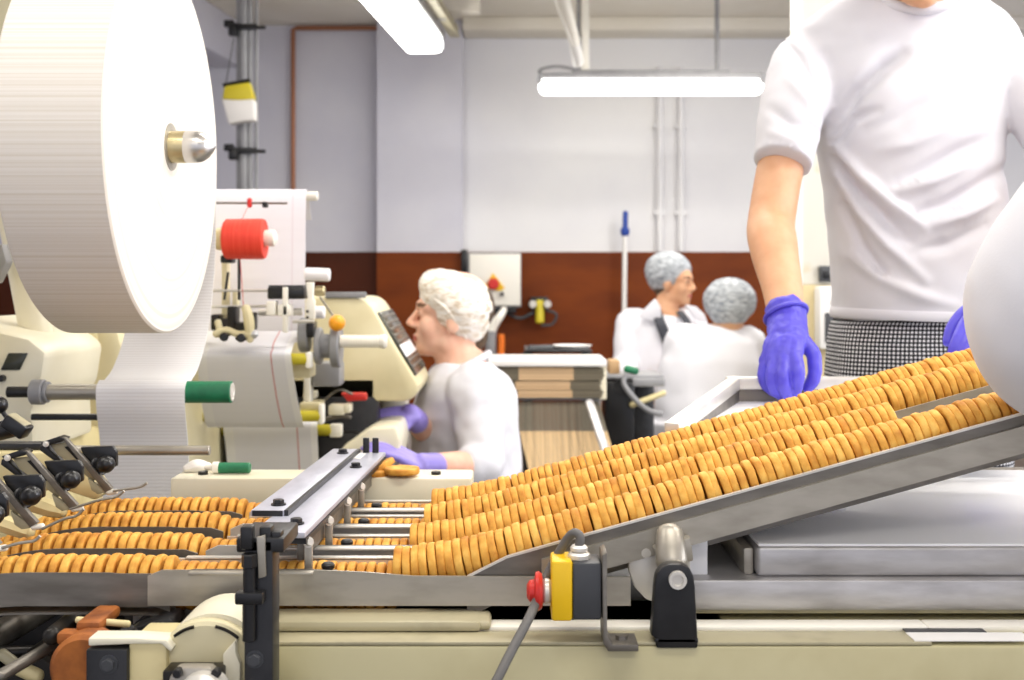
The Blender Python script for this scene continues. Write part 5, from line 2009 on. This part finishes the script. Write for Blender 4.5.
folds = []     # (points, width, depth)
for pts, w, dp in (
        ([(832, 128), (858, 92), (884, 66), (902, 54)], .013, -.020),
        ([(840, 122), (866, 84), (890, 58)], .012, .010),
        ([(834, 140), (852, 118), (878, 110)], .009, -.010),
        ([(836, 148), (862, 176), (892, 204), (925, 228)], .011, .012),
        ([(834, 160), (856, 190), (884, 218), (912, 242)], .010, -.010),
        ([(838, 178), (860, 212), (888, 246), (925, 280)], .011, .010),
        ([(842, 206), (862, 246), (886, 278)], .010, -.009),
        ([(900, 182), (930, 168), (962, 150), (985, 140)], .014, -.011),
        ([(896, 192), (930, 182), (966, 166)], .011, .009),
        ([(918, 214), (948, 204), (980, 186), (1004, 170)], .014, -.013),
        ([(930, 226), (962, 216), (994, 200)], .011, .010),
        ([(920, 250), (950, 244), (985, 226)], .012, -.010),
        ([(868, 130), (900, 118), (930, 98)], .014, -.006),
        ([(880, 150), (912, 144), (950, 126)], .012, .006),
        ([(850, 256), (880, 278), (920, 296), (956, 306)], .012, .006),
        ([(783, 40), (800, 56), (818, 90), (827, 128)], .0045, -.0045),
        ([(772, 110), (792, 124), (814, 130)], .010, -.006),
        ([(770, 132), (796, 142), (816, 140)], .008, .004),
        ([(790, 80), (806, 100), (818, 124)], .010, .005)):
    folds.append(([W(*p) for p in pts], w, dp))


def shirt_fn(p, n):
    o = Vector((0, 0, 0))
    if n.y < .3:
        d = 0.0
        q = Vector((p.x, 2.12, p.z))
        # compare in the plane of the chest, allowing for its depth
        q = Vector((p.x * 2.12 / p.y, 2.12, CAMZ + (p.z - CAMZ) * 2.12 / p.y))
        for pts, w, dp in folds:
            for i in range(len(pts) - 1):
                dist, t = seg_dist(q, pts[i], pts[i + 1])
                if dist < 3 * w:
                    tt = (i + t) / (len(pts) - 1)
                    g = math.exp(-(dist / w) ** 2) * math.sin(PI * min(1, max(0, .12 + tt * .76)))
                    e = 1.35 * dp * g
                    if abs(e) > abs(d):
                        d = e
        o += n * d
    if p.y < 2.235 and abs(p.x - .763) < .098:
        a = (p.x - .763) / .098
        zc = 1.590 - .034 * math.sqrt(max(0, 1 - a * a)) + .010 * abs(a)
        if p.z > zc:
            return Vector((0, .012, zc - p.z))
    m = noise.noise(Vector((p.x * 9, p.y * 9, p.z * 6))) * .004 + noise.noise(p * 24) * .0018
    o += n * m
    return o


shirt = part('t_shirt', fuse(b, .005, 12, mo, 't_shirt', shirt_fn), 'cotton', man)
b = MB()
cpts = []
for i in range(25):
    a = 2 * PI * i / 24
    cpts.append((.763 + .094 * math.cos(a), 2.213 + .070 * math.sin(a), 1.588 + .034 * math.sin(a) + .010 * abs(math.cos(a))))
b.limb(cpts, [(.009, .011)] * 25, seg=10, cap=False, sub=2)
part('collar', b, 'cotton', shirt)
b = MB()
hz_ = []
for i in range(49):
    a = 2 * PI * i / 48
    ca, sa = math.cos(a), math.sin(a)
    e = 2 / 2.35
    hz_.append((.804 + .1745 * math.copysign(abs(ca) ** e, ca), 2.245 + .1405 * math.copysign(abs(sa) ** e, sa), .982 - .006 * ca))
b.limb(hz_, [(.0030, .010)] * 49, seg=10, cap=False, sub=2, side=(1, 0, 0))
part('hem', b, 'cotton', shirt)

# right hand in a violet nitrile glove, fingers down on the tray edge
b = MB()


def G(px, py, y):
    return at(px, py, y)


b.limb([wr + (el - wr) * .10, wr, G(788, 338, 1.885)], [(.034, .033), (.033, .031), (.034, .027)], seg=20)
for (kx, ky, kY) in ((767, 362, 1.875), (774, 364, 1.855), (784, 362, 1.845), (794, 357, 1.845)):
    b.limb([G(787 + (kx - 781) * .5, 334, 1.89), G((kx + 787) / 2 + (kx - 781) * .25, 347, (kY + 1.885) / 2 - .004), G(kx, ky, kY)], [.02, .0175, .0135], seg=14)
fing = (
    ([(767, 362, 1.872), (764, 375, 1.868), (767, 386, 1.872), (774, 393, 1.885)], (.0120, .0112, .0105, .0085)),
    ([(775, 363, 1.852), (772, 379, 1.838), (776, 391, 1.845), (783, 397, 1.865)], (.0128, .0118, .0108, .0088)),
    ([(785, 361, 1.842), (783, 379, 1.822), (786, 392, 1.830), (791, 399, 1.850)], (.0130, .0122, .0110, .0090)),
    ([(795, 356, 1.842), (798, 373, 1.822), (797, 387, 1.828), (795, 396, 1.845)], (.0128, .0120, .0108, .0088)),
    ([(799, 340, 1.885), (812, 352, 1.872), (815, 367, 1.862), (813, 380, 1.858), (807, 389, 1.860)], (.0170, .0140, .0128, .0118, .0090)))
for pts, rr in fing:
    b.limb([G(*p) for p in pts], [q * .93 for q in rr], seg=14, sub=4)


def glove_fn(p, n):
    return n * (noise.noise(p * 60) * .0014 + noise.noise(p * 130) * .0006)


glove = part('glove', fuse(b, .002, 3, mo, 'glove', glove_fn), 'nitrile', man, 'violet blue glove pinching down at the tray edge')
b = MB()
cp = []
ax = (el - wr).normalized()
s1 = ax.cross(Vector((0, 1, 0))).normalized()
s2 = ax.cross(s1)
cc = wr + (el - wr) * .065
for i in range(25):
    a = 2 * PI * i / 24
    cp.append(cc + s1 * (.0345 * math.cos(a)) + s2 * (.0335 * math.sin(a)) + ax * (.012 * math.cos(a + 2.6)))
b.limb(cp, [.0042] * 25, seg=10, cap=False, sub=2)
part('cuff', b, 'nitrile', glove)
b = MB()
hand(b, wrl, (-.55, -.55, -.45), (-.2, -.5, .8), (-.6, .5, 0), 1.0, .7)
part('glove', fuse(b, .004, 3, mo, 'glove'), 'nitrile', man)

# ================================================================ coat sleeve at the right edge
so = Vector((.86, .80, 0))
b = MB()
zones, HP2 = head(b, (.86, .86, 1.62), (-.1, 1, -.35), (0, 0, 1), 1.0, neck_to=(.86, .80, 1.46))
b.loft([(.86, .80, 1.46, .06, .055), (.86, .80, 1.42, .15, .08), (.86, .80, 1.3, .16, .10), (.86, .80, 1.1, .14, .1), (.86, .79, .9, .15, .1)], 28)
for x in (.78, .94):
    b.limb([(x, .79, .92), (x, .80, .5), (x, .79, .05)], [.08, .055, .045], seg=16)
eb = Vector((.515, 1.10, .998))
b.limb([(.72, .86, 1.40), (.62, .97, 1.22), eb, (.62, 1.16, .965), (.70, 1.20, .965)], [.05, .048, .042, .04, .03], seg=16)
b.limb([(1.0, .84, 1.40), (1.06, .95, 1.12), (.95, 1.12, 1.0)], [.05, .044, .03], seg=16)
body = fuse(b, .009, 4, so, 'person')
paint(body, so, zones)
p2 = solo('person', body, ['skin', 'lips', 'brow', 'eye'], 'person in white coat, only a bent white elbow showing at the right edge', 'person', so)
part('hairnet', MB().ball(HP2(-.025, 0, .06), (.115, .12, .105)), 'net', p2)
b = MB()
b.loft([(.86, .80, 1.47, .085, .075), (.86, .80, 1.44, .17, .095), (.86, .80, 1.40, .20, .115), (.86, .80, 1.2, .19, .13), (.86, .80, .9, .19, .14), (.86, .80, .55, .22, .17), (.86, .80, .45, .22, .17)], 40)
b.limb([(.74, .86, 1.39), (.655, .96, 1.27), (.584, 1.04, 1.14), (.525, 1.095, 1.045), (.530, 1.115, .99), (.575, 1.14, .962), (.66, 1.17, .965), (.72, 1.20, .965)], [.085, .088, .088, .086, .078, .062, .05, .045], seg=28, sub=5)
b.limb([(.98, .85, 1.39), (1.06, .95, 1.14), (1.0, 1.08, 1.03)], [.085, .078, .06], seg=24)


def coat_fn(p, n):
    return n * (noise.noise(Vector((p.x * 10, p.y * 10, p.z * 7))) * .0045 + noise.noise(p * 26) * .0015)


part('coat', fuse(b, .008, 8, so, 'coat', coat_fn), 'coat', p2)
b = MB()
hand(b, (.71, 1.20, .965), (.9, .4, -.1), (0, -.2, 1), (0, 1, 0), 1.0, .6)
part('glove', fuse(b, .005, 3, so, 'glove'), 'nitrile', p2)
b = MB()
hand(b, (.96, 1.11, 1.0), (-.5, .8, -.2), (0, 0, 1), (-1, 0, 0), 1.0, .6)
part('glove', fuse(b, .005, 3, so, 'glove'), 'nitrile', p2)

# ================================================================ woman in profile at the cream machine
Y = 3.4
wo = Vector((wx(465, Y), Y, 0))
hc = at(452, 317, Y)
b = MB()
f = Vector((-1, -.06, .10))
zones, HP = head(b, hc, f, (0.10, 0, 1), 1.08, neck_to=at(462, 368, Y), neck_r=.062)
tor = at(470, 420, Y)
b.loft([(wx(462, Y), Y, wz(360, Y), .06, .06), (wx(466, Y), Y, wz(376, Y), .10, .15), (wx(467, Y), Y, wz(400, Y), .13, .17), (wx(468, Y), Y, wz(440, Y), .14, .16), (wx(470, Y), Y, wz(480, Y), .15, .17), (wx(472, Y), Y, .36, .16, .19)], 28)
sn = at(474, 390, Y - .17)
en = at(482, 466, 3.12)
wn = at(420, 466, 2.90)
b.limb([sn, sn.lerp(en, .5), en, en.lerp(wn, .4), wn], [.05, .047, .042, .040, .028], seg=18)
sf = at(462, 392, Y + .16)
ef = at(434, 436, Y - .02)
wf = at(409, 415, 3.13)
b.limb([sf, sf.lerp(ef, .5), ef, wf], [.05, .046, .04, .028], seg=18)
for q in (-.1, .1):
    b.limb([(wx(470, Y), Y + q, .38), (wx(470, Y) - .38, Y + q * 1.3, .42), (wx(470, Y) - .36, Y + q * 1.3, .06)], [.09, .065, .045], seg=18)
    b.limb([(wx(470, Y) - .36, Y + q * 1.3, .05), (wx(470, Y) - .48, Y + q * 1.3, .04)], [.045, .035], seg=14)
body = fuse(b, .0055, 5, wo, 'person')
paint(body, wo, zones)
woman = solo('person', body, ['skinpale', 'lips', 'brow', 'eye'], 'worker in profile with white hairnet and lilac gloves at the cream machine', 'person', wo)
hb = MB()
hb.ball(HP(-.028, 0, .03), (.088 * 1.08, .079 * 1.08, .086 * 1.08))
hb.limb([HP(-.05, 0, .0), HP(-.062, 0, -.05), HP(-.055, 0, -.082)], [.055, .046, .032], seg=16)
part('hair', fuse(hb, .006, 3, wo, 'hair'), 'hair', woman)
# puffy hairnet: forehead edge at left, bulging back and low over the nape
b = MB()
for (px, py, rx, rz, ry) in ((449, 296, .088, .078, .10), (462, 306, .094, .092, .108), (466, 316, .075, .078, .095), (434, 285, .046, .046, .082), (470, 330, .050, .044, .068), (441, 288, .062, .056, .092)):
    c = at(px, py, Y)
    b.ball(c, (rx, ry, rz), (Vector((.94, 0, -.34)), Vector((0, 1, 0)), Vector((.34, 0, .94))), 24, 16)


def net_fn(p, n):
    q = p - hc
    return n * (noise.noise(Vector((q.x * 30 + q.z * 18, q.y * 18, q.z * 26 - q.x * 14))) * .003 + noise.noise(p * 70) * .0015)


net = part('hairnet', fuse(b, .006, 8, wo, 'hairnet', net_fn), 'net', woman)
b = MB()
pts = []
for i in range(25):
    a = 2 * PI * i / 24
    # elastic hem running from forehead over the ear to the nape
    t = .5 + .5 * math.cos(a)
    px, py = 421 + (470 - 421) * t, 288 + (343 - 288) * t
    w = at(px + 4 * math.sin(PI * t), py + 1 - 7 * math.sin(PI * t), Y)
    pts.append(w + Vector((0, .094 * math.sin(a), 0)))
b.limb(pts, [.006] * 25, seg=8, cap=False, sub=2)
part('elastic', b, 'net', net)
# white shirt
b = MB()
b.loft([(wx(461, Y), Y, wz(362, Y), .075, .070), (wx(463, Y), Y, wz(368, Y), .100, .110), (wx(467, Y), Y, wz(378, Y), .125, .170), (wx(467, Y), Y, wz(394, Y), .145, .195), (wx(465, Y), Y, wz(412, Y), .160, .195), (wx(464, Y), Y, wz(430, Y), .166, .19), (wx(465, Y), Y, wz(450, Y), .168, .19),
        (wx(466, Y), Y, wz(480, Y), .172, .20), (wx(468, Y), Y, wz(520, Y), .185, .22), (wx(470, Y), Y, .36, .19, .23)], 40)
b.limb([sn + Vector((0, .06, 0)), sn + Vector((0, -.01, 0)), sn.lerp(en, .5), en + Vector((.0, 0, .012)), en.lerp(wn, .22)], [.075, .076, .070, .064, .056], seg=24)
b.limb([sf + Vector((0, -.06, 0)), sf, sf.lerp(ef, .5), ef, ef.lerp(wf, .25)], [.075, .074, .068, .06, .052], seg=24)


def wshirt_fn(p, n):
    return n * (noise.noise(Vector((p.x * 12 + p.z * 4, p.y * 9, p.z * 9 - p.x * 6))) * .010 + noise.noise(p * 26) * .004)


sh_ = part('shirt', fuse(b, .0075, 6, wo, 'shirt', wshirt_fn), 'cotton', woman)
b = MB()
pts = []
for i in range(25):
    a = 2 * PI * i / 24
    pts.append((wx(459, Y) + .088 * math.cos(a), Y + .08 * math.sin(a), wz(368, Y) + .042 * math.cos(a)))
b.limb(pts, [(.010, .012)] * 25, seg=8, cap=False, sub=2)
part('collar', b, 'cotton', sh_)
b = MB()
b.limb([wn + (en - wn) * .25, wn], [.034, .033], seg=16)
hand(b, wn, (-.62, -.40, .42), (.25, -.45, .9), (-.15, -1, .1), .9, .35)
part('glove', fuse(b, .004, 3, wo, 'glove'), 'nitrilelight', woman)
b = MB()
b.limb([wf + (ef - wf) * .3, wf], [.034, .032], seg=16)
hand(b, wf, (-.85, -.40, -.10), (.1, -.5, .8), (-.3, -1, .1), 1.0, .75)
part('glove', fuse(b, .004, 3, wo, 'glove'), 'nitrilelight', woman)
t = thing('stool', 'grey stool under the worker with white hairnet', 'stool', (wx(470, Y), Y, 0))
part('seat', MB().lathe([(0, .15), (.01, .17), (.05, .17), (.06, .15)], (wx(470, Y), Y, .18), (0, 0, 1), 28), 'stool', t)
part('post', MB().cyl((wx(470, Y), Y, .02), (wx(470, Y), Y, .18), .03, 14), 'steel', t)
part('base', MB().lathe([(0, .17), (.015, .16), (.03, .04)], (wx(470, Y), Y, 0), (0, 0, 1), 24), 'black', t)

# ================================================================ far worker looking right
Y = 5.75
ao = Vector((wx(660, Y), Y, 0))
hc = at(673, 282, Y)
b = MB()
f = Vector((.88, -.48, -.05))
zones, HP = head(b, hc, f, (0, 0, 1), 1.0, neck_to=at(664, 314, Y), neck_r=.058)
b.loft([(wx(664, Y), Y, wz(308, Y), .06, .06), (wx(661, Y), Y, wz(318, Y), .16, .10), (wx(659, Y), Y, wz(340, Y), .18, .12), (wx(658, Y), Y, wz(380, Y), .16, .12), (wx(658, Y), Y, .42, .18, .15)], 28)
s1, e1, w1 = at(630, 322, Y), at(625, 366, Y - .1), at(628, 374, Y - .42)
s2, e2, w2 = at(692, 322, Y), at(704, 366, Y - .1), at(690, 378, Y - .40)
for s_, e_, w_ in ((s1, e1, w1), (s2, e2, w2)):
    b.limb([s_, s_.lerp(e_, .5), e_, w_], [.05, .046, .04, .028], seg=16)
for q in (-.1, .1):
    b.limb([(ao.x + q - .06, Y, .45), (ao.x + q * 1.3 - .16, Y - .34, .48), (ao.x + q * 1.3 - .16, Y - .34, .06)], [.085, .065, .045], seg=16)
body = fuse(b, .008, 4, ao, 'person')
paint(body, ao, zones)
wA = solo('person', body, ['skin', 'lips', 'brow', 'eye'], 'far worker in white coat with dark straps, face turned right', 'person', ao)
b = MB()
b.ball(HP(-.03, 0, .055), (.118, .105, .100), None)
b.ball(HP(-.055, 0, .03), (.085, .095, .09), None)
part('hairnet', fuse(b, .008, 4, ao, 'hairnet', lambda p, n: n * noise.noise(p * 40) * .003), 'netgrey', wA)
part('hair', MB().ball(HP(-.05, 0, -.02), (.055, .066, .06)), 'hair', wA)
b = MB()
b.loft([(wx(664, Y), Y, wz(313, Y), .09, .085), (wx(661, Y), Y, wz(318, Y), .15, .11), (wx(660, Y), Y, wz(326, Y), .19, .13), (wx(659, Y), Y, wz(345, Y), .205, .145), (wx(658, Y), Y, wz(390, Y), .20, .15), (wx(658, Y), Y, .42, .23, .2)], 36)
for s_, e_, w_ in ((s1, e1, w1), (s2, e2, w2)):
    b.limb([s_.lerp(Vector((wx(661, Y), Y, s_.z)), .3), s_, s_.lerp(e_, .5), e_, e_.lerp(w_, .85)], [.07, .072, .068, .062, .05], seg=20)
part('coat', fuse(b, .01, 5, ao, 'coat', lambda p, n: n * (noise.noise(p * 11) * .009)), 'coat', wA)
b = MB()
b.limb([at(656, 309, Y - .06), at(660, 322, Y - .155), at(665, 335, Y - .165), at(668, 346, Y - .16)], [(.024, .008), (.026, .008), (.026, .008), (.022, .008)], seg=10, side=(1, 0, 0))
b.limb([at(680, 312, Y - .07), at(686, 320, Y - .15), at(690, 330, Y - .155)], [(.02, .008)] * 3, seg=10, side=(1, 0, 0))
each('strap', b, 'darkcloth', wA)
b = MB()
b.prism([(wx(px, Y), wz(py, Y)) for px, py in ((640, 310), (652, 298), (657, 306), (658, 318), (648, 320), (636, 316))], 'y', Y - .14, Y - .115, .006)
b.prism([(wx(px, Y), wz(py, Y)) for px, py in ((681, 304), (692, 306), (700, 314), (702, 322), (690, 318))], 'y', Y - .14, Y - .115, .006)
each('collar_flap', b, 'coat', wA)
b = MB()
hand(b, w1, (.1, -.9, -.3), (0, .2, 1), (1, 0, 0), 1, .5)
part('glove', fuse(b, .006, 3, ao, 'glove'), 'coat', wA)
b = MB()
hand(b, w2, (-.1, -.9, -.3), (0, .2, 1), (-1, 0, 0), 1, .5)
part('glove', fuse(b, .006, 3, ao, 'glove'), 'coat', wA)

# ================================================================ far worker seen from behind
Y = 5.2
bo = Vector((wx(715, Y), Y, 0))
hc = at(730, 308, Y)
b = MB()
f = Vector((.30, .9, -.25))
zones, HP = head(b, hc, f, (0, .1, 1), .98, neck_to=at(722, 334, Y), neck_r=.056)
b.loft([(wx(722, Y), Y + .02, wz(326, Y), .06, .06), (wx(716, Y), Y, wz(336, Y), .18, .10), (wx(712, Y), Y - .02, wz(360, Y), .20, .13), (wx(706, Y), Y - .05, wz(400, Y), .19, .13), (wx(704, Y), Y - .05, .42, .2, .16)], 28)
s1, e1, w1 = at(682, 342, Y), at(668, 388, Y + .05), at(662, 384, Y + .34)
s2, e2, w2 = at(748, 342, Y), at(760, 386, Y + .05), at(740, 382, Y + .36)
for s_, e_, w_ in ((s1, e1, w1), (s2, e2, w2)):
    b.limb([s_, s_.lerp(e_, .5), e_, w_], [.05, .046, .04, .028], seg=16)
for q in (-.1, .1):
    b.limb([(bo.x + q, Y, .45), (bo.x + q * 1.3 + .18, Y + .30, .48), (bo.x + q * 1.3 + .18, Y + .30, .06)], [.085, .065, .045], seg=16)
body = fuse(b, .008, 4, bo, 'person')
wB = solo('person', body, ['skin', 'lips', 'brow', 'eye'], 'far worker seen from behind in white coat and grey hairnet', 'person', bo)
b = MB()
b.ball(HP(-.012, 0, .032), (.122, .118, .106), None)
b.ball(HP(-.03, 0, -.005), (.10, .10, .09), None)
part('hairnet', fuse(b, .008, 4, bo, 'hairnet', lambda p, n: n * noise.noise(p * 40) * .003), 'netgrey', wB)
b = MB()
b.loft([(wx(722, Y), Y + .02, wz(325, Y), .09, .085), (wx(719, Y), Y, wz(331, Y), .14, .11), (wx(714, Y), Y - .01, wz(341, Y), .20, .135), (wx(711, Y), Y - .02, wz(360, Y), .225, .155), (wx(706, Y), Y - .04, wz(400, Y), .23, .16), (wx(704, Y), Y - .05, wz(440, Y), .25, .18), (wx(704, Y), Y - .05, .42, .26, .2)], 36)
for s_, e_, w_ in ((s1, e1, w1), (s2, e2, w2)):
    b.limb([s_.lerp(Vector((wx(715, Y), Y, s_.z)), .3), s_, s_.lerp(e_, .5), e_, e_.lerp(w_, .8)], [.075, .078, .072, .066, .05], seg=20)
part('coat', fuse(b, .01, 5, bo, 'coat', lambda p, n: n * (noise.noise(p * 9) * .010)), 'coat', wB)
b = MB()
hand(b, w1, (.1, .9, -.3), (0, .2, 1), (1, 0, 0), 1, .5)
part('glove', fuse(b, .006, 3, bo, 'glove'), 'coat', wB)
b = MB()
hand(b, w2, (-.1, .9, -.3), (0, .2, 1), (-1, 0, 0), 1, .5)
part('glove', fuse(b, .006, 3, bo, 'glove'), 'coat', wB)
for (px, Y_, lb) in ((658, 5.75, 'stool under the far worker with dark straps'), (704, 5.15, 'stool under the far worker seen from behind')):
    x = wx(px, Y_)
    t = thing('stool', lb, 'stool', (x, Y_, 0))
    part('seat', MB().lathe([(0, .15), (.01, .17), (.05, .17), (.06, .15)], (x, Y_, .28), (0, 0, 1), 24), 'stool', t)
    part('post', MB().cyl((x, Y_, .02), (x, Y_, .28), .03, 14), 'steel', t)
    part('base', MB().lathe([(0, .17), (.015, .16), (.03, .04)], (x, Y_, 0), (0, 0, 1), 24), 'black', t)
